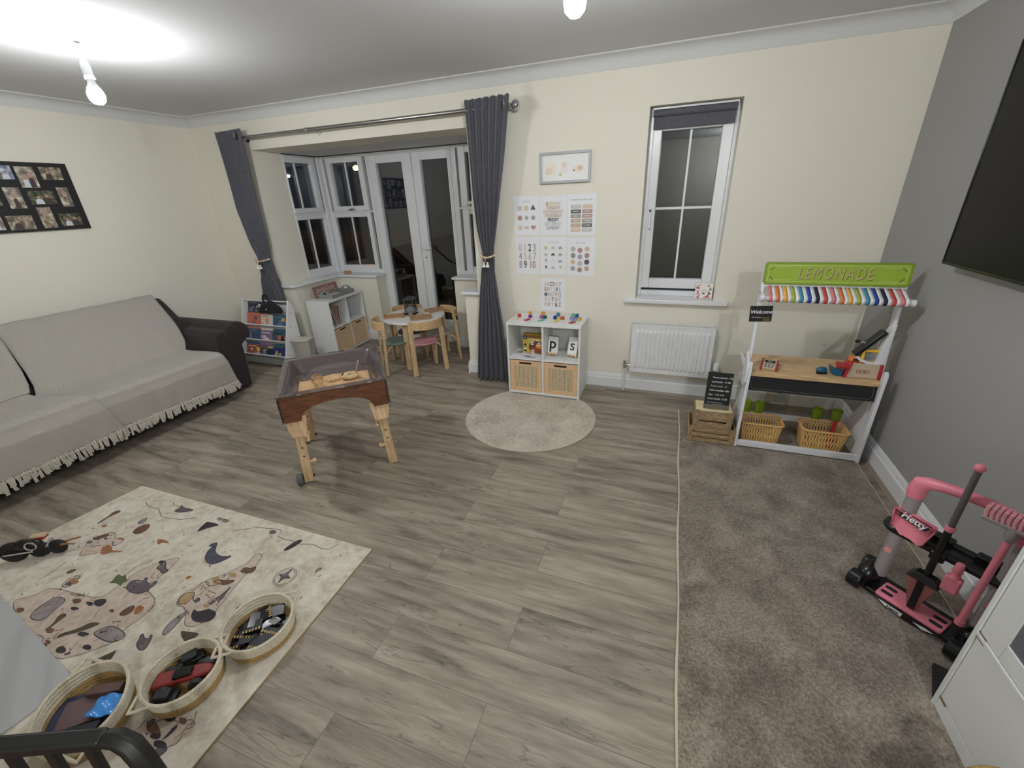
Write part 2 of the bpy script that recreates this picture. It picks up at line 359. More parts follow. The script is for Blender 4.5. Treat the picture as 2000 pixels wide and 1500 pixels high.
def espag(e, T, x, y, L=.11, horiz=False):
    b = B(M_steel if horiz else M_upvc, T)
    if horiz: b.box(x - .055, x + .03, y - .008, y + .008, .012, .022).box(x - .01, x + .045, y - .006, y + .012, .022, .034); b.ball((x - .005, y + .002, .036), .007, M_black)
    else: b.box(x - .009, x + .009, y - .02, y + .035, .012, .026).bar((x, y, .034), (x + .004, y - L, .04), .016, .012); b.ball((x, y + .016, .034), .008, M_black)
    b.build('handle', e, bevel=.003)
# left side window of the bay (plane x=-3.47 facing +x): local x = -y, so use u=(0,-1,0)
T = fr((BX0, 0, 0), (0, 1, 0), (0, 0, 1)); 
e = casement('window_1', T, .35, .86, .80, 2.07, [(.352, .79, 1.50, 2.055, (.362, .728, 1.55, 1.995), .012, [.515], []), (.352, .83, .815, 1.475, (.362, .780, .893, 1.43), .004, [.555], [])], (1.475, 1.50))
T = fr((0, YD, 0), (1, 0, 0), (0, 0, 1)); T = fr((0, YD, 0), (1, 0, 0), (0, 0, 1))
e = casement('window_2', T, -3.44, -2.80, .80, 2.07, [(-3.365, -2.865, 1.495, 2.055, (-3.308, -2.93, 1.551, 1.995), .014, [-3.118], []), (-3.41, -2.87, .815, 1.475, (-3.382, -2.92, .890, 1.431), .004, [-3.15], [])], (1.475, 1.495))
espag(e, T, -3.10, 1.512, horiz=True)
b = B(M_upvc).box(BX0 + .0, -3.44, YD - .05, YD + .06, .80, 2.07); struct(b.build('trim_7', bevel=.006))
e = casement('window_3', T, -1.76, -1.21, .80, 2.07, [(-1.70, -1.22, 1.495, 2.055, (-1.62, -1.28, 1.551, 1.995), .014, [-1.45], []), (-1.70, -1.22, .815, 1.475, (-1.62, -1.25, .888, 1.423), .004, [-1.43], [])], (1.475, 1.495))
espag(e, T, -1.58, 1.512, horiz=True)
b = B(M_upvc).box(-1.21, BX1, YD - .05, YD + .06, .80, 2.07); struct(b.build('trim_8', bevel=.006))
T = fr((BX1, 0, 0), (0, -1, 0), (0, 0, 1))
casement('window_4', T, -.86, -.35, .80, 2.07, [(-.79, -.352, 1.50, 2.055, (-.728, -.362, 1.55, 1.995), .012, [-.515], []), (-.83, -.352, .815, 1.475, (-.78, -.362, .893, 1.43), .004, [-.555], [])], (1.475, 1.50))
# french doors
T = fr((0, YD, 0), (1, 0, 0), (0, 0, 1))
b = B(M_upvc, T); frame_rect(b, -2.80, -1.76, .15, 2.07, .03, .03, .03, .035, -.065, -.004); struct(b.build('trim_9', bevel=.004))
def fdoor(name, x0, x1, px0, px1, handle=None):
    e = sempty(name); b = B(M_upvc, T); frame_rect(b, x0, x1, .175, 2.04, px0 - x0, x1 - px1, .085, .08, -.05, .006); b.build('door_leaf', e, bevel=.007)
    B(M_glass, T).box(px0 - .004, px1 + .004, .256, 1.964, -.034, -.026).build('pane', e)
    b = B(M_upvc, T)
    b.box(px0 - .012, px0, .25, 1.97, .006, .012).box(px1, px1 + .012, .25, 1.97, .006, .012).box(px0, px1, 1.96, 1.972, .006, .012).box(px0, px1, .25, .26, .006, .012)
    b.build('glazing_bead', e)
    if handle:
        b = B(M_upvc, T).box(handle - .015, handle + .015, .93, 1.13, .006, .016); b.cyl((handle, 1.09, .016), (handle, 1.09, .05), .01); b.bar((handle - .012, 1.09, .05), (handle + .088, 1.088, .052), .022, .016, up=(0, 0, 1)); h = b.build('handle', e, bevel=.004)
        B(M_steel, T).cyl((handle, .985, .016), (handle, .985, .022), .011).build('keyhole', h)
fdoor('door_1', -2.775, -2.252, -2.692, -2.362)
fdoor('door_2', -2.247, -1.785, -2.142, -1.822, -2.19)
# small window
T = fr((0, .12, 0), (1, 0, 0), (0, 0, 1))
e = casement('window_5', T, WX0, WX1, WZ0, WZ1, [(.212, .728, .86, 2.055, (.272, .656, .935, 1.948), .012, [.463], [1.447])])
espag(e, T, .238, 1.42)
# ground outside and two lit lamps far across the street, seen through the bay glass
struct(B(mat('dark_ground', (40, 42, 38), .95)).box(-40, 30, 1.0, 60, -.3, -.02).build('ground_outside'))
# ================================================================ LIGHTS AND WALL THINGS
M_bulb = mat('lit_bulb_glass', (255, 255, 255), emit=((249, 253, 255), BULB))
M_bulb2 = mat('added_fill_bulb', (255, 255, 255), emit=((249, 253, 255), BULB_FILL))
def pendant(label, x, y, mb=M_bulb):
    t = thing('pendant_light', label, 'light', (x, y, 2.40), 0, 'bare bulb pendants on the ceiling')
    B(M_white).lathe([(.0, -.034), (.034, -.034), (.05, -.03), (.054, 0)]).build('ceiling_rose', t)
    B(M_white).cyl((0, 0, -.03), (0, 0, -.12), .0035, n=8).build('flex', t)
    B(M_white).lathe([(.006, -.10), (.012, -.105), (.021, -.13), (.021, -.175), (.023, -.177), (.023, -.19), (.018, -.192)]).build('lamp_holder', t)
    B(M_white).lathe([(.016, -.19), (.0175, -.205), (.0285, -.228), (.0285, -.229)], n=20).build('light_cut_collar', t)  # unlit collar added to cut the bulb's upward light on the ceiling
    B(mb).lathe([(.028, -.229), (.034, -.245), (.037, -.262), (.032, -.284), (.018, -.298), (0, -.302)], n=20).build('bulb', t)
    return t
pendant('bare lit bulb on a short white flex, in full view above the sofa end', -2.489, -1.725)
pendant('bare lit bulb cut off by the top of the picture, nearer the small window', .047, -1.72)
pendant('added unseen bulb behind the viewer, brightening the floor and right wall', 1.22, -4.55, M_bulb2)  # added out of view to lift the near floor and grey wall
# photo collage
T = fr((XL + .006, -1.132, 1.474), (0, -1, 0), (0, 0, 1))   # u runs towards the viewer, so mirror with care
T = fr((XL + .006, -2.04, 1.474), (0, 1, 0), (0, 0, 1))
t = thing('photo_collage', 'black board of family photographs hung on the cream wall over the sofa', 'photo frame', (0, 0, 0))
B(M_matt, T).box(0, .908, 0, .478, 0, .018).build('backing_board', t, bevel=.002)
def blotch(n, c1, c2, c3, sc):
    m = mat(n, c1, .5, noise=(sc, .4, 3), c2=c2); r = [x for x in m.node_tree.nodes if x.type == 'VALTORGB'][0]
    k = r.color_ramp.elements.new(.5); k.color = lin(c3) + (1,); return m
PH = [blotch('photo_print_%s' % n, a, b_, c, s) for n, a, b_, c, s in (('snow', (190, 200, 215), (60, 70, 95), (120, 130, 150), 26), ('garden', (186, 178, 156), (64, 74, 58), (128, 112, 98), 30), ('woods', (130, 115, 95), (30, 35, 30), (75, 80, 60), 34), ('beach', (206, 200, 188), (92, 84, 78), (150, 136, 124), 22))]
M_skin = mat('photo_skin_tone', (178, 146, 128)); M_pale = mat('photo_pale_cloth', (205, 210, 218)); M_brn = mat('photo_dark_cloth', (70, 56, 52))
ps = [(-1.45, -1.345, 1.778, 1.921, 3), (-1.31, -1.18, 1.834, 1.922, 1), (-1.257, -1.185, 1.641, 1.781, 3), (-1.44, -1.285, 1.662, 1.757, 2), (-1.565, -1.475, 1.637, 1.781, 3), (-1.43, -1.345, 1.492, 1.641, 1), (-1.315, -1.177, 1.499, 1.592, 2), (-1.62, -1.475, 1.49, 1.589, 1), (-1.60, -1.470, 1.833, 1.924, 0), (-1.71, -1.645, 1.495, 1.60, 3), (-1.73, -1.60, 1.66, 1.75, 2), (-1.76, -1.64, 1.82, 1.91, 1), (-1.86, -1.75, 1.64, 1.78, 3), (-1.87, -1.74, 1.50, 1.60, 2)]
for i, (y0, y1, z0, z1, k) in enumerate(ps):
    y0 += 2.04; y1 += 2.04; z0 -= 1.474; z1 -= 1.474; b = B(PH[k], T); b.box(y0, y1, z0, z1, .0178, .0196)
    W, Hh = y1 - y0, z1 - z0
    for q in range(2 if W > .1 else 1):
        cx = y0 + W * ((.35, .68)[q] if W > .1 else .5); hh = Hh * (.5 + .1 * ((i + q) % 3))
        b.poly([(cx - W * .17, z0 + .002), (cx + W * .17, z0 + .002), (cx + W * .13, z0 + hh * .7), (cx, z0 + hh * .82), (cx - W * .13, z0 + hh * .7)], .0199, (M_pale, M_brn, PH[1])[(i + q) % 3]); b.disc((cx, z0 + hh), Hh * .12, .0202, M_skin, 12)
    b.build('photo', t)
# ================================================================ SOFA
t = thing('sofa', 'dark brown plush sofa along the cream wall, mostly under woven throws', 'sofa', (-3.75, -2.1, 0))
def L(o): o.location = (3.75, 2.1, 0); return o
Y0, Y1 = -3.42, -.80
L(B(M_sofa).box(-4.17, -3.27, Y0, Y1 - .03, .02, .30).build('base', t, bevel=.02, seg=3))
T = fr((0, 0, 0), (1, 0, 0), (0, 0, 1))
b = B(M_sofa, T); b.prism([(-4.17, .28), (-3.60, .28), (-3.56, .42), (-3.60, .47), (-3.93, .80), (-3.985, .845), (-4.04, .85), (-4.10, .80), (-4.17, .6)], .93, -Y0 - .24); L(b.build('backrest', t, bevel=.03, seg=4))
b = B(M_sofa); b.box(-3.85, -3.165, -2.06, -1.075, .285, .418); L(b.build('seat_cushion', t, bevel=.035, seg=4))
b = B(M_sofa); b.box(-3.85, -3.165, -3.17, -2.07, .285, .418); L(b.build('seat_cushion', t, bevel=.035, seg=4))
def arm(y0, sgn):
    T = Matrix(((0, 0, 1, 0), (sgn, 0, 0, y0), (0, 1, 0, 0), (0, 0, 0, 1)))
    prof = [(0, .02), (.205, .02), (.215, .2), (.225, .43), (.245, .455)] + [(.222 + .112 * math.cos(a), .522 + .112 * math.sin(a)) for a in [PI * k / 12 - .55 for k in range(0, 13)]] + [(.06, .585), (.02, .55), (0, .45)]
    b = B(M_sofa, T); b.prism(prof, -4.12, -3.235); a = L(b.build('arm', t, bevel=.018, seg=3, sharp=60))
    pr2 = [(.03, .05), (.175, .05), (.185, .3), (.2, .42)] + [(.215 + .085 * math.cos(q), .522 + .085 * math.sin(q)) for q in [PI * k / 10 - .6 for k in range(0, 11)]] + [(.09, .57), (.045, .52), (.03, .4)]
    b = B(M_sofa, T); b.prism(pr2, -3.24, -3.222); b.build('arm_front_panel', a, bevel=.008, seg=3, sharp=60)
arm(-1.055, 1); arm(Y0 + .26, -1)
M_throw = mat('grey_herringbone_weave', (172, 167, 158), .95, spec=.08, sheen=.1)
nt = M_throw.node_tree; n_ = nt.nodes.new('ShaderNodeTexWave'); n_.wave_type = 'BANDS'; n_.bands_direction = 'DIAGONAL'; n_.inputs['Scale'].default_value = 85; n_.inputs['Distortion'].default_value = 2.5; n_.inputs['Detail'].default_value = 2
tc = nt.nodes.new('ShaderNodeTexCoord'); nt.links.new(tc.outputs['Object'], n_.inputs['Vector']); rr = nt.nodes.new('ShaderNodeValToRGB')
rr.color_ramp.elements[0].color = lin((152, 147, 140)) + (1,); rr.color_ramp.elements[1].color = lin((188, 183, 174)) + (1,); nt.links.new(n_.outputs['Fac'], rr.inputs[0]); nt.links.new(rr.outputs[0], nt.nodes['Principled BSDF'].inputs['Base Color'])
bb = nt.nodes.new('ShaderNodeBump'); bb.inputs['Strength'].default_value = .35; bb.inputs['Distance'].default_value = .003; nt.links.new(n_.outputs['Fac'], bb.inputs['Height']); nt.links.new(bb.outputs[0], nt.nodes['Principled BSDF'].inputs['Normal'])
M_fringe = mat('cream_cotton_fringe', (200, 194, 182), .95, spec=.05, noise=(120, .25))
prof = [(-4.125, .82), (-4.09, .845), (-4.03, .872), (-3.98, .868), (-3.915, .82), (-3.80, .70), (-3.68, .585), (-3.60, .505), (-3.555, .465), (-3.51, .446), (-3.44, .437), (-3.34, .435), (-3.24, .433), (-3.18, .43), (-3.145, .408), (-3.133, .36), (-3.13, .30), (-3.128, .23), (-3.126, .175)]
def interp(tab, x):
    for (a, va), (c, vc) in zip(tab, tab[1:]):
        if x <= c: k = (x - a) / (c - a); return va + (vc - va) * k
    return tab[-1][1]
def throw(label, yr, yl, dz, seed, drop=0):
    t = thing('sofa_throw', label, 'throw', (-3.6, -2, .44), 0, 'woven throws over the sofa'); n = len(prof) - 1; rnd = random.Random(seed); ph = [rnd.random() * 6 for _ in range(6)]
    def P(u, v):
        k = u * n; i = min(int(k), n - 1); f = k - i; x = prof[i][0] * (1 - f) + prof[i + 1][0] * f; z = prof[i][1] * (1 - f) + prof[i + 1][1] * f
        a = interp(yr, u); c = interp(yl, u); y = a + (c - a) * v
        wv = .004 * math.sin(y * 23 + ph[0]) + .003 * math.sin(y * 9 + u * 14 + ph[1])
        if u > .78: wv += .006 * math.sin(y * 31 + ph[2]) * (u - .78) * 4
        if u > .82: return (x + abs(wv) + dz + .012, y, z + drop * (u - .82) * math.sin(y * 3 + 1))
        s = .7 if u < .45 else .0
        return (x + (abs(wv) + dz) * s + .012 * (u - .45 if u > .45 else 0), y, z + abs(wv) * .8 + dz + .006)
    def Q(u, v): x, y, z = P(u, v); return (x + 3.6, y + 2, z - .44)
    b = B(M_throw); b.grid(Q, 72, 60); b.build('cloth', t, solid=.008)
    b = B(M_fringe); N = 92
    for q in range(N):
        v = (q + .5) / N; x, y, z = Q(1, v); L_ = .050 + rnd.random() * .038; dy = (rnd.random() - .5) * .036
        for j in (-1, 0, 1): b.tube([(x, y + j * .003, z + .01), (x + .006, y + j * .004 + dy * .4, z - L_ * .4), (x + .004 + rnd.random() * .008, y + j * .006 + dy, z - L_)], [.0035, .0035, .003], 5)
        b.ball((x + .004, y, z - .012), .007, n=6)
    b.build('fringe', t)
throw('grey woven throw with cream fringe over the sofa half next to the bare arm', [(0, -.95), (.3, -1.03), (.5, -1.16), (.7, -1.11), (1, -1.07)], [(0, -2.03), (.25, -2.06), (.5, -2.17), (.7, -2.12), (1, -2.04)], 0, 3, .05)
throw('grey woven throw with cream fringe over the sofa half nearest the viewer', [(0, -2.035), (.25, -2.068), (.40, -2.15), (.47, -2.185), (.53, -2.165), (.7, -2.05), (1, -1.97)], [(0, -3.1), (1, -3.12)], .020, 9, .05)
# ================================================================ CURTAINS
t = thing('curtain_pole', 'brushed steel curtain pole with ball ends across the bay opening', 'curtain pole', (-2.1, -.1, 2.17))
b = B(M_steel); b.cyl((-1.40, 0, 0), (-.55, 0, 0), .013); b.cyl((-.55, 0, 0), (1.315, 0, 0), .0155); b.build('pole', t)
b = B(M_chrome); b.cyl((-.565, 0, 0), (-.53, 0, 0), .019); b.build('join_collar', t)
for s, x in ((1, 1.315),):
    b = B(M_chrome); b.tube([(x, 0, 0), (x + s * .012, 0, 0)], .02); b.tube([(x + s * .012, 0, 0), (x + s * .024, 0, 0)], .012); b.ball((x + s * .05, 0, 0), .034); b.build('finial', t)
for x in (1.25, -1.36):
    b = B(M_chrome); b.cyl((x, .098, 0), (x, .09, 0), .028); b.cyl((x, .09, 0), (x, .012, 0), .008); b.build('bracket', t)
b = B(M_steel); b.tube([(-.42 + .0 * a, .016 * math.cos(a), -.03 + .017 * math.sin(a)) for a in [k * 2 * PI / 16 for k in range(16)]], .0022, 6, True); b.build('ring', t)
def curtain(label, L_, R_, folds, yb, seed, zbot):
    t = thing('curtain', label, 'curtain', (0, 0, 0), 0, 'charcoal curtains at the bay'); rnd = random.Random(seed); ph = [rnd.random() * 6 for _ in range(8)]
    zs = sorted({p[1] for p in L_} | {p[1] for p in R_}); 
    def edge(tab, z): return interp(sorted([(p[1], p[0]) for p in tab]), z)
    ztop = 2.232
    def P(u, v):
        z = ztop + (zbot - ztop) * u; xl, xr = edge(L_, z), edge(R_, z); w_ = xr - xl
        y0 = interp(sorted(yb), z); amp = min(.042, .018 + .05 * max(0, .16 - w_)) * (1 if u > .04 else .85)
        if z < .9: amp = .036
        s = math.sin(v * folds * 2 * PI + .5 * math.sin(u * 5 + ph[0])); s = math.copysign(abs(s) ** .8, s)
        return (xl + w_ * (v + .012 * math.sin(v * folds * 4 * PI)), y0 + amp * s + .006 * math.sin(v * 5 + u * 9 + ph[1]), z + .006 * math.sin(v * 40))
    b = B(M_dark); b.grid(P, 70, folds * 14); b.build('cloth', t, solid=.004, sharp=180)
    return t
t = curtain('charcoal curtain hanging to the floor beside the letter posters', [(-1.13, 2.24), (-1.119, 1.78), (-1.102, 1.35), (-1.067, 1.135), (-1.091, 1.0), (-1.15, .5), (-1.185, 0)], [(-.772, 2.24), (-.832, 1.86), (-.903, 1.48), (-.967, 1.168), (-.968, 1.0), (-.907, .56), (-.875, 0)], 6, [(2.3, -.128), (1.6, -.12), (1.1, -.075), (.6, -.1), (0, -.135)], 4, .012)
b = B(M_chrome); b.tube([(-.80, -.165, 2.17), (-.808, -.170, 2.17)], .026, 16); b.build('eyelet', t)
t = curtain('charcoal curtain behind the white book rack, tied back at the sofa end', [(-3.724, 2.24), (-3.742, 1.55), (-3.701, 1.22), (-3.66, 1.09), (-3.68, .9), (-3.74, .62), (-3.78, 0)], [(-3.385, 2.24), (-3.43, 1.69), (-3.458, 1.24), (-3.50, 1.1), (-3.47, .9), (-3.44, .66), (-3.41, 0)], 6, [(2.3, -.128), (1.6, -.115), (1.1, -.07), (.7, -.068), (0, -.066)], 8, .012)
b = B(M_chrome); b.tube([(-3.415, -.165, 2.175), (-3.423, -.170, 2.175)], .026, 16); b.build('eyelet', t)
M_bead = mat('natural_wood_bead', (214, 182, 142), .5)
def tieback(label, cx, hw, z, cy):
    t = thing('curtain_tieback', label, 'tieback', (cx, cy, z), 0, 'beaded tiebacks')
    for k in range(14):
        a = PI + PI * k / 13; b = B(M_bead if k % 3 else mat('white_bead', (232, 228, 222), .5)); b.ball((hw * math.cos(a), .055 * math.sin(a) - .012, .008 * math.cos(a * 2)), .0095, n=10); b.build('bead', t)
    b = B(mat('blush_cotton', (206, 170, 160), .9)); b.tube([(-.016 + .012 * math.sin(a), -.075, -.028 + .024 * math.cos(a)) for a in [k * 2 * PI / 14 for k in range(14)]], .0032, 6, True); b.build('tassel_loop', t)
    for dx in (-.02, .014):
        b = B(mat('white_cotton_tassel', (236, 234, 230), .9)); b.lathe([(.005, -.042), (.009, -.046), (.007, -.052), (.017, -.082), (.012, -.083)], (dx, -.075, 0), 12); b.build('tassel', t)
tieback('wooden bead tieback with white tassels round the curtain next to the posters', -1.017, .064, 1.128, -.085)
tieback('wooden bead tieback with white tassels round the curtain at the sofa end', -3.58, .092, 1.075, -.08)
# ================================================================ POSTERS, PICTURE, WINDOW THINGS, RADIATOR
M_i = {k: mat('print_ink_' + k, tuple(x * .82 + 42 for x in c), .6) for k, c in dict(tan=(190, 162, 128), black=(62, 60, 62), grey=(150, 148, 148), pale=(188, 184, 182), rose=(172, 128, 116), blush=(205, 178, 160), sage=(142, 140, 126), ochre=(214, 190, 150), lilac=(158, 156, 172)).items()}
def poster(label, x0, x1, z0, z1):
    w_, h_ = x1 - x0, z1 - z0
    b = B(M_paper, fr((x0, -.0005, z0), (1, 0, 0), (0, 0, 1))); b.grid(lambda u, v: (u * w_, v * h_, .0012 + .0012 * (2 * u - 1) ** 2 * (2 * v - 1) ** 2), 8, 8); return b, w_, h_, label
def pfin(b, label): o = one(b, 'poster', label, 'poster', 'nursery learning posters'); return o
Z = .0034
b, W, Hh, l = poster('white poster of nine muted shapes, next to the curtain, top row', -.812, -.600, 1.277, 1.573)
b.text('SHAPES', .013, W * .5, Hh * .86, Z, M_i['black'], space=1.6)
for k in range(9):
    cx, cy = W * (.24 + .265 * (k % 3)), Hh * (.70 - .245 * (k // 3)); r = W * .093; q = [(4, PI / 4, 1.25, 'pale'), (24, 0, 1, 'ochre'), (3, PI / 2, 1.3, 'black'), (24, 0, 1, 'rose'), (0, 0, 1, 'sage'), (5, PI / 2, 1.05, 'lilac'), (8, .39, 1, 'ochre'), (4, PI / 4, 1.25, 'pale'), (-1, 0, 1, 'rose')][k]
    m = M_i[q[3]]
    if q[0] == 0: b.poly([(cx + r * 1.1 * (1 if i % 2 == 0 else .45) * math.cos(PI / 2 + i * PI / 5), cy + r * 1.1 * (1 if i % 2 == 0 else .45) * math.sin(PI / 2 + i * PI / 5)) for i in range(10)], Z, m)
    elif q[0] == -1: b.poly([(cx + r * .066 * 16 * math.sin(a) ** 3, cy + r * .066 * (13 * math.cos(a) - 5 * math.cos(2 * a) - 2 * math.cos(3 * a) - math.cos(4 * a))) for a in [2 * PI * i / 28 for i in range(28)]], Z, m)
    else: b.disc((cx, cy), r * q[2], Z, m, q[0], q[1], 1, .62 if k == 7 else 1)
pfin(b, l)
b, W, Hh, l = poster('white poster listing the days of the week in muted capitals', -.594, -.375, 1.275, 1.566)
for k, (s, c) in enumerate((('MONDAY', 'ochre'), ('TUESDAY', 'tan'), ('WEDNESDAY', 'blush'), ('THURSDAY', 'tan'), ('FRIDAY', 'black'), ('SATURDAY', 'pale'), ('SUNDAY', 'grey'))): b.text(s, .034, W * .5, Hh * (.81 - .102 * k), Z, M_i[c], .0012, sx=.80)
pfin(b, l)
b, W, Hh, l = poster('white poster of the months as twelve coloured bars', -.369, -.147, 1.273, 1.572)
b.text('MONTHS OF THE YEAR', .0115, W * .5, Hh * .86, Z, M_i['black'], space=1.35)
mm = [('JANUARY', 'pale'), ('JULY', 'ochre'), ('FEBRUARY', 'black'), ('AUGUST', 'rose'), ('MARCH', 'sage'), ('SEPTEMBER', 'rose'), ('APRIL', 'tan'), ('OCTOBER', 'sage'), ('MAY', 'tan'), ('NOVEMBER', 'black'), ('JUNE', 'ochre'), ('DECEMBER', 'pale')]
for k, (s, c) in enumerate(mm):
    cx, cy = W * (.29 + .4 * (k % 2)), Hh * (.70 - .112 * (k // 2)); b.poly([(cx - W * .175, cy - Hh * .044), (cx + W * .175, cy - Hh * .044), (cx + W * .175, cy + Hh * .044), (cx - W * .175, cy + Hh * .044)], Z, M_i[c]); b.text(s, .0105, cx, cy, Z + .0004, M_paper, .0004)
pfin(b, l)
b, W, Hh, l = poster('white poster of the numbers 0 to 10, next to the curtain', -.805, -.602, .967, 1.267)
for r_, row in enumerate((('0', '1', '2', '3'), ('4', '5', '6', '7'), ('8', '9', '10'))):
    for k, s in enumerate(row): b.text(s, .080, W * (.2 + .2 * k + (.1 if s == '10' else 0)), Hh * (.71 - .225 * r_), Z, M_i[('pale', 'blush', 'black', 'grey', 'grey', 'ochre', 'pale', 'tan', 'grey', 'black', 'rose')[r_ * 4 + k]], .0014, sx=.72)
pfin(b, l)
b, W, Hh, l = poster('white poster of twelve weather pictures, middle of the second row', -.594, -.375, .967, 1.265)
b.text('WEATHER', .0125, W * .5, Hh * .86, Z, M_i['black'], space=1.6)
for k in range(12):
    cx, cy = W * (.22 + .275 * (k % 3)), Hh * (.72 - .175 * (k // 3)); r = W * .068; c = ('ochre', 'pale', 'grey', 'pale', 'black', 'grey', 'sage', 'tan', 'grey', 'black', 'pale', 'tan')[k]
    if k == 0: b.disc((cx, cy), r, Z, M_i[c])
    elif k in (6, 9, 11): b.ribbon([(cx, cy - r), (cx, cy + r * .4)], .004, Z, M_i[c]); b.disc((cx + r * .2, cy + r * .5), r * .6, Z + .0003, M_i[c], 12)
    elif k == 7:
        for j in range(5): b.disc((cx + r * (j - 2) * .5, cy + r * (.5 if j % 2 else -.2)), r * .16, Z, M_i[c], 8)
    else:
        for dx, dy, q in ((-.55, -.2, .5), (0, .1, .65), (.6, -.2, .5)): b.disc((cx + dx * r, cy + dy * r), r * q, Z + .0002 * (dx + 1), M_i[c], 14)
        if k > 1: b.ribbon([(cx - r * .4, cy - r * .8), (cx - r * .5, cy - r * 1.2)], .002, Z, M_i['grey']); b.ribbon([(cx + r * .4, cy - r * .8), (cx + r * .3, cy - r * 1.2)], .002, Z, M_i['grey'])
pfin(b, l)
b, W, Hh, l = poster('white poster of twelve round coloured faces, below the months poster', -.369, -.146, .962, 1.258)
b.text('FEELINGS', .0125, W * .5, Hh * .86, Z, M_i['black'], space=1.6)
for k in range(12):
    i, j = k % 3, k // 3; cx, cy = W * (.22 + .25 * i), Hh * (.71 - .17 * j - (.035 if i == 1 else 0)); c = ('pale', 'rose', 'ochre', 'sage', 'lilac', 'rose', 'ochre', 'pale', 'black', 'lilac', 'rose', 'tan')[k]
    b.disc((cx, cy), W * .09, Z, M_i[c]); 
    for dx in (-.03, .03): b.disc((cx + W * dx, cy + W * .02), W * .011, Z + .0004, M_i['black'], 8)
    b.ribbon([(cx - W * .035, cy - W * .025), (cx, cy - W * .04), (cx + W * .035, cy - W * .025)], .0022, Z + .0004, M_i['black'])
pfin(b, l)
b, W, Hh, l = poster('white alphabet poster hung lowest, above the cube shelf', -.592, -.384, .665, .938)
al = [('ABCDEF', ('pale', 'blush', 'black', 'grey', 'ochre', 'grey')), ('GHIJKL', ('rose', 'tan', 'ochre', 'pale', 'black', 'grey')), ('MNOPQ', ('black', 'grey', 'ochre', 'rose', 'grey')), ('RSTUV', ('pale', 'blush', 'black', 'grey', 'lilac')), ('WXY&Z', ('blush', 'tan', 'ochre', 'black', 'rose'))]
for r_, (s, cs) in enumerate(al):
    for k, ch in enumerate(s): b.text(ch, .046, W * (.5 + (k - (len(s) - 1) / 2) * (.122 if len(s) == 6 else .145)), Hh * (.82 - .158 * r_), Z, M_i[cs[k]], .0012, sx=.72)
pfin(b, l)
# framed pictures
t = thing('framed_picture', 'pale silver frame of three soft illustrations above the posters', 'picture', (-.587, -.001, 1.650))
T = fr((0, 0, 0), (1, 0, 0), (0, 0, 1)); M_fr = mat('pale_silver_frame', (186, 188, 192), .35, .2)
b = B(M_fr, T); frame_rect(b, 0, .389, 0, .211, .018, .018, .018, .018, 0, .024); b.build('frame', t, bevel=.003)
b = B(mat('ivory_mount', (234, 234, 232), .6), T); b.box(.017, .372, .017, .194, .004, .010)
for k, (c1, c2) in enumerate((((236, 228, 212), (230, 212, 198)), ((234, 224, 216), (228, 206, 194)), ((236, 220, 206), (218, 192, 170)))):
    x = .045 + .105 * k; m1, m2 = mat('wash_a%s' % 'xyz'[k], c1), mat('wash_b%s' % 'xyz'[k], c2)
    if k == 0: b.poly([(x, .06), (x + .08, .06), (x + .08, .14), (x, .14)], .0104, m1); b.disc((x + .028, .085), .03, .0108, m2, 16, 0, 1, .8)
    elif k == 1: b.disc((x + .04, .125), .018, .0108, m2, 16); b.disc((x + .04, .095), .026, .0106, m1, 16); b.disc((x + .012, .06), .012, .0106, mat('wash_leaf', (216, 208, 160)), 12)
    else: b.disc((x + .04, .09), .038, .0106, m1, 18, 0, 1, .55); b.disc((x + .055, .098), .02, .0109, m2, 14, 0, 1, .8); b.disc((x + .008, .082), .006, .0109, M_i['black'], 10)
b.build('print', t)
# roller blind
t = thing('roller_blind', 'short charcoal roller blind rolled up at the top of the small window', 'blind', (.2, .062, 2.0))
b = B(M_dark); b.box(.012, .522, .012, .016, -.03, .055); b.build('fabric', t)
b = B(M_dark); b.tube([(.008, -.002, .05), (.526, -.002, .05)], .019, 16); b.build('roller', t)
b = B(M_upvc); b.box(.004, .530, -.012, .022, .071, .083); b.box(.004, .008, -.02, .02, .03, .075); b.box(.526, .530, -.02, .02, .03, .075); b.build('headrail', t, bevel=.002)
b = B(M_dark); b.box(.012, .522, .010, .018, -.042, -.028); b.build('bottom_bar', t, bevel=.002)
b = B(M_white); b.tube([(.533, -.024, .05), (.533, -.026, -.4), (.533, -.03, -.85), (.537, -.036, -.85), (.537, -.034, -.4), (.537, -.03, .05)], .0016, 5); b.build('pull_chain', t)
# little floral block on the sill
b = B(mat('white_block', (236, 232, 230), .5), Matrix.Translation((.62, .055, .803)) @ Matrix.Rotation(-.15, 4, 'Z')); b.box(0, .122, 0, .03, 0, .112)
b.T = b.T @ fr((0, 0, 0), (1, 0, 0), (0, 0, 1)); rnd = random.Random(5)
for k in range(46):
    x, z = rnd.uniform(.01, .112), rnd.uniform(.008, .104)
    if abs(x - .06) < .03 and z > .04: continue
    b.disc((x, z), rnd.uniform(.004, .009), .0006 + .0001 * (k % 7), mat(('flower_red', 'flower_rust', 'flower_pink', 'flower_leaf')[k % 4], ((176, 62, 52), (196, 110, 80), (222, 160, 150), (120, 130, 90))[k % 4]), 9)
b.ribbon([(.045, .062), (.055, .066), (.06, .058), (.068, .066), (.08, .06)], .004, .0012, M_i['grey']); b.ribbon([(.05, .045), (.07, .047)], .003, .0012, M_i['grey'])
one(b, 'floral_sign', 'small white block sign with red flowers on the window sill', 'ornament')
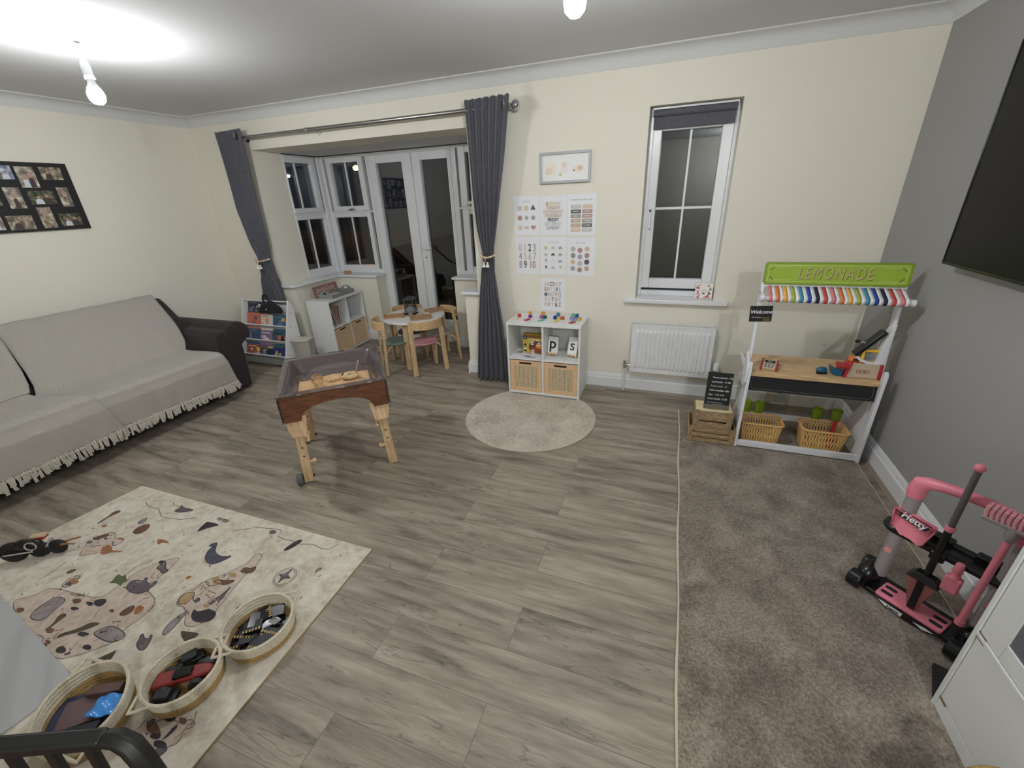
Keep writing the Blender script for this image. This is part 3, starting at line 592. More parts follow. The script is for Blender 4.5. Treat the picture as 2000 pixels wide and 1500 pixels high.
# radiator
t = thing('radiator', 'white ribbed panel radiator on the wall under the small window', 'radiator', (.193, 0, .205))
b = B(M_white); W, Hh = .600, .395
def rib(u, v):
    x = u * W; z = v * Hh; ed = .028
    k = (x - ed) / ((W - 2 * ed) / 17); d = 0
    if 0 < k < 17 and .035 < z < Hh - .035:
        f = k % 1; d = .013 * max(0, min(1, (min(f, 1 - f) - .16) * 9)); d *= min(1, (z - .035) / .015, (Hh - .035 - z) / .015)
    return (x, -.098 + .010 - d, z)
b.grid(rib, 17 * 10 + 10, 40); b.box(0, W, -.089, -.084, 0, Hh); b.build('front_panel', t, sharp=25)
b = B(M_white); b.box(.0, W, -.045, -.035, .01, Hh - .01); b.build('rear_panel', t)
b = B(M_white); b.box(-.003, .0, -.092, -.03, 0, Hh + .012).box(W, W + .003, -.092, -.03, 0, Hh + .012); b.build('side_panel', t)
b = B(M_white); b.box(0, W, -.092, -.088, Hh - .002, Hh + .012).box(0, W, -.034, -.03, Hh - .002, Hh + .012)
for k in range(60): b.box(.006 + k * (W - .012) / 60, .006 + k * (W - .012) / 60 + .005, -.088, -.034, Hh + .004, Hh + .009)
b.build('top_grille', t)
b = B(mat('radiator_fins_shade_grey', (92, 91, 88), .7));  # fin grey darkened so the grille slots read as shaded
for k in range(40): b.box(.012 + k * .0146, .0135 + k * .0146, -.083, -.046, .02, Hh - .05)
b.build('convector_fins', t)
b = B(M_chrome); b.cyl((-.003, -.065, .045), (-.05, -.065, .045), .009); b.cyl((-.045, -.065, .02), (-.045, -.065, .085), .012); b.cyl((-.03, -.065, .045), (-.018, -.065, .045), .015, n=6); b.build('lockshield_valve', t)
b = B(M_chrome); b.cyl((W + .003, -.065, .045), (W + .05, -.065, .045), .009); b.cyl((W + .045, -.065, .01), (W + .045, -.065, .06), .011); v = b.build('thermostat_valve', t)
b = B(M_white); b.lathe([(.014, 0), (.02, .006), (.021, .05), (.017, .062), (0, .064)], (W + .045, -.065, .06), 18); b.build('valve_cap', v)
for x in (-.045, W + .045):
    b = B(M_white); b.cyl((x, -.065, -.185), (x, -.065, .03), .0075, n=12); b.build('pipe', t)
for x in (.1, .5):
    b = B(M_white); b.box(x - .015, x + .015, -.036, 0, .04, .35); b.build('wall_bracket', t)
# ================================================================ CUBE SHELF UNITS
M_cane = mat('woven_cane', (238, 216, 180), .7, noise=(60, .12)); M_boxfront = mat('pale_box_board', (222, 186, 146), .55, noise=(25, .06)); M_hole = mat('hole_shade_brown', (52, 40, 32), .9)  # last material: dark brown painted in for shade inside boxes and holes
def cube_unit(label, loc, rz, W, D, Hh, grp='white four-cube shelf units'):
    """local: x along the front, y from the front (0) to the back, z up"""
    t = thing('cube_shelf_unit', label, 'shelf unit', loc, rz, grp); th = .016
    for x in (0, W - th): b = B(M_lam); b.box(x, x + th, .0, D, 0, Hh - .022); b.build('side_panel', t, bevel=.0015)
    b = B(M_lam); b.box(-.002, W + .002, -.003, D, Hh - .022, Hh); b.build('top_panel', t, bevel=.002)
    b = B(M_lam); b.box(th, W - th, .0, D, .010, .030); b.build('bottom_panel', t, bevel=.0015)
    b = B(M_lam); b.box(W / 2 - .008, W / 2 + .008, 0.001, D - .006, .030, Hh - .022); b.build('divider', t)
    for x0, x1 in ((th, W / 2 - .008), (W / 2 + .008, W - th)): b = B(M_lam); b.box(x0, x1, .001, D - .006, .318, .334); b.build('shelf', t)
    b = B(M_lam); b.box(th, W - th, D - .006, D - .001, .03, Hh - .022); b.build('back_panel', t)
    return t
def cane_box(label, loc, rz, W, D, Hh):
    t = thing('cane_front_box', label, 'storage box', loc, rz, 'cane fronted boxes in the cube shelves')
    b = B(M_boxfront); b.box(.0, .004, .006, D, 0, Hh - .02).box(W - .004, W, .006, D, 0, Hh - .02).box(0.004, W - .004, D - .004, D, 0, Hh - .02).box(.004, W - .004, .006, D - .004, 0, .004); b.build('body', t)
    T = fr((0, .006, 0), (1, 0, 0), (0, 0, 1)); b = B(M_boxfront, T); f = .036; ft = .046
    b.box(0, f, 0, Hh, 0, .006).box(W - f, W, 0, Hh, 0, .006).box(f, W - f, 0, .034, 0, .006)
    hx0, hx1, hz0, hz1 = W * .30, W * .68, Hh - .032, Hh - .014
    b.box(f, W - f, Hh - ft, hz0, 0, .006).box(f, hx0, hz0, Hh, 0, .006).box(hx1, W - f, hz0, Hh, 0, .006).box(hx0, hx1, hz1, Hh, 0, .006); b.build('front_panel', t, bevel=.001)
    b = B(M_hole, T); b.box(f, W - f, .034, Hh - .014, -.006, -.003); b.build('shade_backing', t)  # dark sheet standing in for the shade behind the cane
    b = B(M_cane, T); n = 22
    w0, w1, z0, z1 = f, W - f, .034, Hh - ft
    for k in range(n):
        z = z0 + (k + .5) * (z1 - z0) / n; b.box(w0, w1, z - .0015, z + .0015, .0005, .0026)
    m = 18
    for k in range(m):
        x = w0 + (k + .5) * (w1 - w0) / m; b.box(x - .0021, x + .0021, z0, z1, .0005 + .0016 * (k % 2), .0024 + .0016 * (k % 2))
    b.build('cane_weave', t)
    return t
KX, KY = -.790, -.345; KW, KD, KH = .616, .318, .632
cube_unit('white cube shelf unit standing under the posters, coloured blocks on its top', (KX, KY, .006), 0, KW, KD, KH)
cane_box('cane fronted box in the lower left cube of the shelf under the posters', (KX + .0185, KY + .003, .0365), 0, .279, .27, .279)
cane_box('cane fronted box in the lower right cube of the shelf under the posters', (KX + .3185, KY + .003, .0365), 0, .279, .27, .279)
UX = fr  # second unit turned towards the room
UR = math.radians(94.5)
def ul(x, y, z=0):   # local to world for the second unit
    c, s = math.cos(UR), math.sin(UR); return (-2.972 + c * x - s * y, .038 + s * x + c * y, z)
cube_unit('white cube shelf unit in the bay corner, grey tray and wooden sign on its top', (-2.972, .038, 0), UR, KW, .285, .628)
cane_box('cane fronted box in the lower near cube of the bay corner shelf', ul(.0185, .003, .0305), UR, .279, .25, .279)
cane_box('cane fronted box in the lower far cube of the bay corner shelf', ul(.3185, .003, .0305), UR, .279, .25, .279)
ZT = .006 + KH
# acrylic number blocks
BC = dict(red=(226, 74, 58), orange=(240, 168, 74), purple=(132, 58, 168), mauve=(176, 104, 178), teal=(30, 116, 118), navy=(36, 62, 158), blue=(62, 132, 196), yellow=(238, 214, 92), vermilion=(232, 78, 48), lilac=(168, 152, 206), pale=(146, 172, 220), gold=(238, 190, 58), mint=(124, 190, 160), cobalt=(34, 92, 168))
def block(c, x, y, z, label, rz=0.):
    k = list(BC).index(c); m = mat('clear_%s_acrylic' % c, BC[c], .12); m.node_tree.nodes['Principled BSDF'].inputs['Transmission Weight'].default_value = .35
    b = B(m); s = .0135; b.box(-s, s, -s, s, 0, 2 * s); one(b, 'counting_block', label, 'toy block', 'clear coloured counting blocks', (x, y, z), rz, bevel=.0025)
e = .0272
block('red', -.735, -.165, ZT, 'single red block at the left end of the row on the shelf')
block('purple', -.638, -.165, ZT, 'purple block, lower of the stack of two'); block('orange', -.638, -.165, ZT + e, 'orange block on top of the purple block', .2)
block('mauve', -.540, -.165, ZT, 'mauve block, left foot of the stack of three'); block('teal', -.508, -.168, ZT, 'dark teal block, right foot of the stack of three'); block('orange', -.526, -.166, ZT + e, 'orange block on top of the mauve and teal blocks')
block('navy', -.422, -.170, ZT, 'navy blue block at the left of the group of four'); block('yellow', -.390, -.172, ZT, 'yellow block between the navy and the vermilion block'); block('vermilion', -.358, -.170, ZT, 'vermilion block at the right of the group of four'); block('blue', -.396, -.171, ZT + e, 'mid blue block on top of the group of four')
block('lilac', -.285, -.172, ZT, 'lilac block, left foot of the group at the right end'); block('pale', -.254, -.176, ZT, 'pale blue block, middle foot of the group at the right end'); block('gold', -.218, -.172, ZT, 'golden yellow block at the right end of the row')
block('mint', -.272, -.174, ZT + e, 'mint green block on top of the lilac block'); block('cobalt', -.240, -.175, ZT + e, 'cobalt blue block on top of the pale blue block', .15)
NC = [('1', -.742, -.252, (226, 208, 140), 'cream yellow number one shape lying flat'), ('2', -.640, -.245, (170, 32, 44), 'dark red number two shape lying flat'), ('3', -.522, -.243, (84, 190, 130), 'green number three shape lying flat'), ('4', -.402, -.246, (232, 212, 110), 'yellow number four shape lying flat'), ('5', -.265, -.254, (168, 30, 46), 'dark red number five shape lying flat')]
for s, x, y, c, lb in NC:
    b = B(mat('number_%s_plastic' % s, c, .3), Matrix.Translation((0, 0, 0)) @ Matrix.Rotation(-.5, 4, 'Z')); b.text(s, .075, 0, 0, .0032, bold=.003, depth=.0028); one(b, 'number_shape', lb, 'toy number', 'flat number shapes on the shelf', (x, y, ZT + .0005))
# game box, wipe clean sheet, letter cards
ZS = .006 + .3345
b = B(mat('game_box_yellow', (206, 176, 76), .5)); W, Hh, D = .20, .165, .06; b.box(0, W, 0, D, 0, Hh)
b.T = fr((0, 0, 0), (1, 0, 0), (0, 0, 1)); b.poly([(.002, Hh - .03), (W - .002, Hh - .03), (W - .002, Hh - .002), (.002, Hh - .002)], .0006, mat('game_box_brown', (140, 104, 50), .5))
b.disc((.022, Hh - .03), .017, .0012, M_matt, 18); b.disc((.022, Hh - .03), .008, .0016, M_paper, 5)
b.disc((.125, .055), .072, .0008, mat('game_box_plum', (96, 62, 66), .5), 30, 0, 1, .78)
b.disc((.13, .036), .06, .001, mat('game_box_rust', (146, 72, 46), .5), 24, 0, 1, .5); b.disc((.15, .07), .035, .0012, mat('game_box_orange', (226, 152, 66), .5), 20, 0, 1, .6)
for x, z in ((.085, .09), (.145, .085), (.09, .018)): b.T = fr((x, 0, z), (1, 0, .12), (-.12, 0, 1)); b.poly([(-.012, -.014), (.012, -.014), (.012, .014), (-.012, .014)], .0016, M_paper); b.disc((0, 0), .006, .002, M_matt, 10)
b.T = fr((0, 0, 0), (1, 0, 0), (0, 0, 1))
for k in range(4): b.box(.01, .032, .014 + k * .018, .026 + k * .018, 0, .001, (M_matt, M_paper, mat('game_box_teal', (70, 130, 130), .5), M_matt)[k])
for k in range(3): b.box(.05 + .035 * k, .075 + .035 * k, Hh - .05, Hh - .036, 0, .001, M_i['ochre'])
one(b, 'board_game_box', 'yellow and brown board game box in the upper left cube', 'game box', None, (KX + .095, KY + .135, ZS), -.06)
T = Matrix.Translation((KX + .155, KY + .075, ZS + .001)) @ Matrix.Rotation(-.12, 4, 'Z'); b = B(M_paper, T); b.grid(lambda u, v: (-.125 + .25 * u, -.06 + .12 * v, .003 * math.sin(u * 6) ** 2), 16, 4)
for k in range(5): b.ribbon([(-.02 + .02 * (k % 2), -.045 + .02 * k), (.11, -.04 + .018 * k)], .0025, .0042, M_i['grey'])
b.poly([(-.04, -.04), (.02, -.055), (.10, -.052), (.02, -.03)], .0044, M_i['black']); b.poly([(-.11, .02), (-.06, .03), (-.08, .05)], .0044, M_i['black'])
one(b, 'activity_sheet', 'white printed sheet lying flat in front of the game box', 'paper sheet', solid=.0008)
def letter_card(ch, x, y, rz, lb, le):
    g = Matrix.Translation((x, y, ZS)) @ Matrix.Rotation(rz, 4, 'Z')
    t = thing('display_easel', le, 'easel', (x, y, ZS), rz, 'mini easels with letter cards')
    b = B(M_ply); b.box(-.045, .045, -.022, .012, .014, .020).box(-.045, .045, -.025, -.022, .014, .030); b.build('ledge', t, bevel=.001)
    for s in (-1, 1): b = B(M_ply); b.bar((s * .036, -.012, 0), (s * .036, -.0105, .016), .009, .02, up=(0, 1, 0)); b.bar((s * .036, -.004, .018), (s * .028, .036, .15), .008, .004); b.build('leg', t)
    b = B(M_ply); b.bar((0, .06, 0), (0, .038, .14), .008, .004); b.build('rear_leg', t)
    ln = .27; b = B(M_cream_wood, Matrix.Translation((x, y, ZS + .0212)) @ Matrix.Rotation(rz, 4, 'Z') @ Matrix.Rotation(-ln, 4, 'X') @ fr((0, -.013, 0), (1, 0, 0), (0, 0, 1)))
    b.prism(rrect(-.043, .043, 0, .145, .008), 0, .009); b.prism(rrect(-.042, .042, .001, .144, .008), .009, .0095, M_paper); b.text(ch, .125, -.002, .074 if ch == 's' else .078, .0099, M_matt, .0022 if ch == 'p' else .0005)
    if ch == 'p': b.box(-.042, .042, .138, .144, .0095, .0098, M_matt)
    one(b, 'letter_card', lb, 'letter card', 'wooden letter cards')
letter_card('p', -.425, -.222, -.03, 'white letter card showing p, upper right cube of the shelf', 'tiny wooden easel holding the letter p card')
letter_card('s', -.258, -.225, -.28, 'white letter card showing s, at the right wall of the cube', 'tiny wooden easel holding the letter s card')
# second unit: thin books, sign, tray
ZU = .628; ZB = .3345
for k, (c, dx, ln) in enumerate([((40, 40, 52), .03, -.36), ((58, 60, 70), .05, -.30), ((46, 46, 58), .072, -.24), ((160, 146, 130), .094, -.12), ((132, 58, 48), .112, -.05), ((150, 92, 62), .128, .0), ((96, 62, 52), .148, .06)]):
    p = ul(.05 + dx, .05, ZB + .002); b = B(mat('book_cover_%d' % k, c, .5), Matrix.Rotation(ln, 4, 'Y')); b.box(-.005, .005, 0, .15, 0, .195); b.box(-.0035, .0035, -.0006, .149, .003, .196, mat('book_pages', (222, 216, 202), .8))
    one(b, 'picture_book', ('dark navy book leaning furthest over in the bay corner shelf', 'slate book leaning second in the bay corner shelf', 'dark blue book leaning third in the bay corner shelf', 'beige book in the middle of the leaning row', 'brick red book standing right of the beige book', 'tan brown book standing upright in the cube', 'dark brown book at the right end of the row of seven')[k], 'book', 'books in the bay corner shelf', p, UR, bevel=.001)
b = B(mat('clear_tray_plastic', (198, 206, 208), .15)); b.box(0, .2, 0, .14, 0, .004); b.box(0, .2, 0, .003, .004, .03).box(0, .2, .137, .14, .004, .03).box(0, .003, .003, .137, .004, .03).box(.197, .2, .003, .137, .004, .03); one(b, 'clear_tray', 'pale clear plastic tray in the upper far cube of the bay corner shelf', 'tray', None, ul(.355, .04, ZB + .0005), UR)
M_sign = wood('red_brown_sign_wood', (160, 118, 108), (126, 86, 78), 16, (8, 1, 8))
p0, T = ul(.10, .232, ZU + .001), None
T = Matrix.Translation(p0) @ Matrix.Rotation(UR, 4, 'Z') @ Matrix.Rotation(-.18, 4, 'X') @ fr((0, 0, 0), (1, 0, 0), (0, 0, 1)); b = B(M_sign, T); b.box(0, .40, 0, .125, 0, .012)
rnd = random.Random(2)
for k in range(11):
    x = .045 + k * .029; pts = [(x + .012 * math.sin(i * 1.9 + k * 2), .045 + i * .009 + .014 * (k % 2)) for i in range(6)]; b.ribbon(pts, .006, .0126, M_paper)
one(b, 'wooden_sign', 'red brown wooden sign with white lettering leaning at the back of the bay corner shelf', 'sign')
t = thing('serving_tray', 'grey wooden tray with round handle holes on the bay corner shelf', 'tray', ul(.14, .03, ZU + .0005), UR)
M_gt = mat('grey_painted_wood', (138, 140, 138), .6); W, D = .38, .20
b = B(M_gt); b.box(0, W, 0, D, 0, .008).box(0, W, 0, .01, .008, .042).box(0, W, D - .01, D, .008, .042); b.build('base', t, bevel=.002)
for x in (0, W - .01):
    b = B(M_gt, fr((x, 0, 0), (0, 1, 0), (0, 0, 1))); ou = [(0, .008), (D, .008), (D, .045)] + [(D / 2 + .062 * math.cos(a), .045 + .034 * math.sin(a)) for a in [PI * k / 10 for k in range(11)]] + [(0, .045)]
    b.prism(ou, 0, .01); b.build('end_board', t, bevel=.002)
    b = B(M_paper if x else M_hole, fr((x, 0, 0), (0, 1, 0), (0, 0, 1))); b.prism([(D / 2 + .022 * math.cos(a), .054 + .013 * math.sin(a)) for a in [2 * PI * k / 16 for k in range(16)]], -.0004, .0104); b.build('handle_hole', t)
b = B(mat('pink_card', (222, 184, 196), .7)); b.box(0, .15, 0, .12, 0, .012); one(b, 'pink_notepad', 'pink card pad lying in the grey tray', 'paper', None, ul(.24, .065, ZU + .0092), UR)
b = B(M_acacia); b.box(0, .085, 0, .03, 0, .035); one(b, 'wood_block', 'small brown wood block on the bay window sill', 'block', None, (-3.27, .70, .8025), .1, bevel=.002)
# ================================================================ BOOK RACK AND BIN
RX0, RX1 = -3.93, -3.275
t = thing('book_rack', 'white slanted book display rack between sofa arm and bay corner shelf', 'book rack', (RX0, -.14, 0)); RW = RX1 - RX0
def ry(z): return -.29 + .24 * (z / .68)   # front line of the rack, local y
for x in (0, RW - .016):
    b = B(M_lam, Matrix(((0, 0, 1, x), (1, 0, 0, 0), (0, 1, 0, 0), (0, 0, 0, 1)))); b.prism([(-.29, 0), (-.12, 0), (-.0, .25), (-.0, .62), (-.03, .68), (ry(.68), .68)], 0, .016); p = b.build('side_panel', t, bevel=.003)
    if x:
        for z in (.13, .27, .41, .55): b = B(M_greyp); b.cyl((RW, ry(z) + .05, z), (RW + .0015, ry(z) + .05, z), .006, n=10); b.build('screw_cap', p)
M_sling = mat('white_canvas_sling', (206, 208, 210), .85)
for k, z in enumerate((.12, .27, .42, .665)):
    b = B(M_lam); b.cyl((.014, ry(z) + .012, z), (RW - .014, ry(z) + .012, z), .0068, n=12); b.build('front_rail', t)
    if z < .6:
        b = B(M_sling); b.grid(lambda u, v, z=z: (.016 + (RW - .032) * v, ry(z) + .012 + (.012 + .06 * u if u < .5 else .042 + .03 * (u - .5) * 2), z - .085 * math.sin(u * PI) + .02 * max(0, u - .6)), 8, 10); b.build('canvas_pocket', t, solid=.003)
b = B(mat('grey_canvas', (140, 140, 138), .9)); b.box(.016, RW - .016, -.262, -.258, .035, .10); b.build('lower_panel', t)
b = B(M_lam); b.box(.016, RW - .016, -.006, 0, .25, .62); b.build('back_panel', t)
bk = [  # row z, x, width, height, cover, stripe, label
 (.515, .05, .20, .135, (44, 46, 66), (110, 110, 126), 'dark navy book at the left of the top pocket'),
 (.355, .045, .19, .185, (206, 118, 92), (84, 96, 150), 'orange book with blue picture, left of the second pocket'), (.355, .245, .165, .175, (214, 208, 198), (206, 140, 118), 'white book with red pattern, middle of the second pocket'), (.355, .42, .20, .175, (58, 96, 124), (212, 150, 80), 'teal blue book with orange picture, right of the second pocket'),
 (.205, .04, .19, .17, (66, 92, 120), (120, 140, 160), 'steel blue book at the left of the third pocket'), (.205, .24, .17, .155, (140, 112, 152), (196, 176, 200), 'purple book, middle of the third pocket'), (.205, .425, .20, .155, (62, 104, 112), (24, 30, 34), 'teal book at the right of the third pocket'),
 (.055, .045, .20, .16, (150, 84, 84), (206, 190, 190), 'maroon book at the left of the lowest pocket'), (.055, .26, .15, .13, (40, 60, 64), (190, 150, 150), 'dark green book in the middle of the lowest pocket'), (.055, .425, .20, .15, (58, 64, 128), (222, 204, 128), 'navy book with yellow picture, right of the lowest pocket')]
for k, (z, x, w_, h_, c, c2, lb) in enumerate(bk):
    T = Matrix.Translation((RX0 + x, -.14 + ry(z) + .055, z)) @ Matrix.Rotation(-.30, 4, 'X') @ fr((0, 0, 0), (1, 0, 0), (0, 0, 1)); b = B(mat('rack_cover_%d' % k, c, .45), T); m2 = mat('rack_picture_%d' % k, c2, .45)
    b.box(0, w_, 0, h_, 0, .010); b.box(.001, w_ - .001, .002, h_ - .001, .002, .008, mat('book_pages', (222, 216, 202), .8))
    rb = random.Random(k * 7 + 3); m3 = mat('rack_picture_b%d' % k, [(230, 222, 206), (206, 110, 96), (240, 196, 110), (92, 130, 160), (60, 60, 84)][k % 5], .45)
    for q in range(7):
        cx, cy, r = w_ * rb.uniform(.15, .85), h_ * rb.uniform(.25, .75), rb.uniform(.010, .032)
        b.poly([(min(w_ - .003, max(.003, cx + r * rb.uniform(.6, 1.3) * math.cos(j * PI / 4))), min(h_ - .003, max(.003, cy + r * rb.uniform(.5, 1.1) * math.sin(j * PI / 4)))) for j in range(8)], .0104 + .0001 * q, (m2, m3)[q % 2])
    b.box(w_ * .1, w_ * rb.uniform(.5, .85), h_ * .84, h_ * .91, .010, .0112, (m2, m3)[k % 2])
    one(b, 'childrens_book', lb, 'book', 'books in the white rack', bevel=.001)
# extra thin books tucked behind
for k, (z, x, c, lb) in enumerate([(.356, .16, (206, 120, 128), 'pink thin book tucked behind the orange book'), (.206, .15, (120, 150, 170), 'pale blue thin book tucked behind the purple book'), (.056, .33, (206, 196, 150), 'cream thin book tucked behind the navy book')]):
    T = Matrix.Translation((RX0 + x, -.14 + ry(z) + .071, z)) @ Matrix.Rotation(-.30, 4, 'X') @ fr((0, 0, 0), (1, 0, 0), (0, 0, 1)); b = B(mat('thin_cover_%d' % k, c, .45), T); b.box(0, .2, 0, .195, 0, .006); one(b, 'childrens_book', lb, 'book', 'books in the white rack', bevel=.001)
t = thing('fabric_bag', 'small black bag with a handle loop hung over the top of the book rack', 'bag', (-3.53, -.195, .60)); M_bag = mat('black_canvas', (30, 31, 38), .8, bump=(200, .3, .002))
b = B(M_bag); b.prism([(-.14, -.0), (.16, -.0), (.17, .05), (.12, .085), (.06, .10), (-.06, .10), (-.12, .08)], -.012, .02); o = b.build('body', t, bevel=.008); o.rotation_euler = (PI / 2 - .32, 0, 0); o.location = (0, -.03, -.055)
b = B(M_bag); b.tube([(-.075, -.01, .04), (-.085, 0, .09), (-.08, .012, .125), (-.055, .012, .13), (-.03, 0, .10), (.0, -.005, .07), (.05, -.006, .06), (.08, -.01, .03)], .009, 8); b.build('handle', t)
b = B(M_paper); b.ball((.01, -.068, -.005), .007, n=8); b.build('button', t)
t = thing('lidded_bin', 'small stone grey bin with a flat pale lid beside the book rack', 'bin', (-3.16, -.23, 0), .35); M_bin = mat('stone_grey_plastic', (172, 168, 158), .5)
def binpts(k): return [(-.085 * k, .075 * k), (-.085 * k, -.055 * k)] + [(-.085 * k + .17 * k * (i / 8), -.055 * k - .03 * k * math.sin(PI * i / 8)) for i in range(1, 8)] + [(.085 * k, -.055 * k), (.085 * k, .075 * k)]
b = B(M_bin); lo, hi = binpts(.82), binpts(1.0); n = len(lo)
b.add([(x, y, 0) for x, y in lo] + [(x, y, .275) for x, y in hi], [tuple(range(n)), tuple(range(n, 2 * n))[::-1]] + [(i, (i + 1) % n, n + (i + 1) % n, n + i) for i in range(n)]); b.build('body', t, bevel=.004)
b = B(mat('pale_stone_lid', (196, 194, 182), .5)); b.prism(binpts(1.06), .276, .290); b.build('lid', t, bevel=.004)
b = B(mat('brown_bin_label', (120, 98, 88), .6), fr((.03, -.068, .06), (1, 0, 0), (0, 0, 1))); b.disc((.01, -.01), .016, .002, None, 16, 0, 1, .6); b.build('label', t)
# ================================================================ SAND TABLE
t = thing('sand_table', 'walnut sided sand play table with clear tub on pale wooden legs', 'play table', (-1.530, -1.522, 0), math.radians(42.5)); HU, HV = .283, .330
def tj(): return t
Z0, Z1 = .453, .606
def arch(W):
    P = [(-W, Z0), (-W, Z1), (W, Z1), (W, Z0), (.20, Z0)]
    P += [(.20 - .02 - .0 + .02 * math.cos(a) - .0, Z0) for a in ()] + [(.195 * math.cos(a), Z0 + (.092) * math.sin(a) ** .75) for a in [PI * k / 20 for k in range(1, 20)]] + [(-.20, Z0)]
    return P
M_edge = mat('dark_panel_edge', (70, 58, 54), .5)
for s in (-1, 1):
    b = B(M_walnut, fr((0, s * HV, 0), (1, 0, 0), (0, 0, 1))); P = arch(HU); b.prism(P, -.008, .008); b.build('side_panel', t, bevel=.001)
    b = B(M_walnut, fr((s * HU, 0, 0), (0, 1, 0), (0, 0, 1))); P = [(x * (HV - .009) / HU, z) for x, z in arch(HU)]; b.prism(P, -.008, .008); b.build('end_panel', t, bevel=.001)
for sx in (-1, 1):
    for sy in (-1, 1):
        b = B(M_edge); b.box(sx * (HU + .009), sx * (HU + .013), sy * (HV - .012), sy * (HV + .010), Z0, Z1 - .004); b.build('corner_trim', t)
        b = B(M_ply); x0, x1 = sx * (HU - .002), sx * (HU - .112)
        b.T = fr((0, sy * (HV - .012), 0), (1, 0, 0), (0, 0, 1)); b.prism([(x0, Z0 + .02), (x0, .40), (x0 - sx * .012, .352), (x1 + sx * .020, .352), (x1, Z0 + .02)], -.0075 if sy < 0 else -.0065, .0065 if sy < 0 else .0075); b.build('corner_gusset', t, bevel=.002)
        xa, ya = sx * (HU - .055), sy * (HV - .036); xb, yb_ = sx * .255, sy * .272
        b = B(M_birch); b.bar((xb, yb_, 0.0005 if sx > 0 else .012), (xa, ya, .50), .052, .024, up=(0, 1, 0)); lg = b.build('leg', t, bevel=.003)
        kx, ky = xb + (xa - xb) * .3, yb_ + (ya - yb_) * .3
        b = B(M_ply); b.cyl((kx - sx * .024, ky, .15), (kx - sx * .046, ky, .15), .009, n=10); b.ball((kx - sx * .050, ky, .151), .015, n=10); b.build('peg', lg)
        for zz in (.20, .26): 
            q = zz / .5; b = B(M_hole); b.cyl((xb + (xa - xb) * q, yb_ + (ya - yb_) * q - .0125, zz), (xb + (xa - xb) * q, yb_ + (ya - yb_) * q - .0118, zz), .006, n=8); b.build('peg_hole', lg)
        kx, ky = xb + (xa - xb) * .66, yb_ + (ya - yb_) * .66 - sy * .0
        b = B(M_ply); kq = kx - sx * .042; b.cyl((kx - sx * .024, ky, .325), (kq, ky, .325), .008, n=10); b.bar((kq, ky - .03, .318), (kq, ky + .03, .330), .013, .012); b.ball((kq, ky - .033, .317), .013, n=8); b.ball((kq, ky + .033, .331), .013, n=8); b.build('wing_nut', lg)
        if sx < 0:
            b = B(mat('dark_grey_rubber', (84, 86, 90), .6)); b.tube([(xb - .062, yb_, .037), (xb - .0285, yb_, .037)], .0365, 24); wh = b.build('wheel', lg, bevel=.004)
            b = B(M_black); b.cyl((xb + .026, yb_, .045), (xb + .04, yb_, .045), .007, n=10); b.cyl((xb - .0265, yb_, .037), (xb - .02, yb_, .037), .008, n=10); b.build('axle', wh)
M_tub = glassy('smoky_clear_plastic', (226, 220, 220), .9, .10, .035, (220, 216, 218), ((182, 176, 180), .13))
b = B(M_tub)
def ring(hx, hy, z, r): return [(x, y, z) for x, y in rrect(-hx, hx, -hy, hy, r, 4)]
lv = [ring(HU + .016, HV + .014, .612, .02), ring(HU + .016, HV + .014, .620, .02), ring(HU - .018, HV - .018, .622, .03), ring(HU - .030, HV - .03, .612, .03), ring(HU - .058, HV - .054, .540, .04), ring(HU - .064, HV - .064, .529, .04)]
n = len(lv[0]); b.add([p for r_ in lv for p in r_], [(j * n + i, j * n + (i + 1) % n, (j + 1) * n + (i + 1) % n, (j + 1) * n + i) for j in range(5) for i in range(n)] + [tuple(5 * n + i for i in range(n))]); b.build('clear_tub', t, solid=.003)
for x, y in ((-.18, -1), (.05, -1), (.2, -1), (-.2, 1), (.1, 1)):
    b = B(M_chrome); b.box(x - .012, x + .012, y * (HV + .013), y * (HV + .017), .612, .624); b.build('clip', t)
b = B(M_ply); b.box(-HU - .045, -HU - .012, .16, .18, .55, .565); b.build('side_knob', t, bevel=.003)
TT = Matrix.Translation((-1.530, -1.522, 0)) @ Matrix.Rotation(math.radians(42.5), 4, 'Z')
b = B(mat('fine_play_sand', (206, 170, 130), .95, spec=.1, noise=(60, .12), bump=(140, .6, .004)), TT)
hx, hy = HU - .070, HV - .070
def sand(u, v):
    x = -hx + 2 * hx * u; yt = .098 + .018 * math.sin(x * 21 + 2) + .008 * math.sin(x * 47); y = -hy + (yt + hy) * v; e = min(u * 2, 2 - 2 * u, v * 2, (1 - v) * 1.2)
    return (x, y, .5315 + min(1, e * 9) * (.016 + .004 * math.sin(x * 17 + 1) * math.cos(y * 13) + .003 * math.sin(x * 41 + y * 33)))
b.grid(sand, 44, 44); o = one(b, 'play_sand', 'pale orange sand spread in the clear tub of the play table', 'sand'); o['kind'] = 'stuff'
def st(x, y, z=.505): v = TT @ Vector((x, y, z)); return (v.x, v.y, v.z)
b = B(M_acacia); b.lathe([(.0, 0), (.026, 0), (.034, .012), (.034, .030), (.027, .042), (.022, .042), (.022, .012), (0, .012)]); one(b, 'wooden_cup', 'brown wooden cup standing further back in the sand', 'toy cup', 'wooden cups in the sand', st(-.100, .0, .546))
b = B(M_birch); b.lathe([(.0, 0), (.023, 0), (.025, .035), (.027, .04), (.021, .04), (.019, .012), (0, .012)]); one(b, 'wooden_cup', 'pale wooden cup at the front edge of the sand', 'toy cup', 'wooden cups in the sand', st(-.088, -.105, .546))
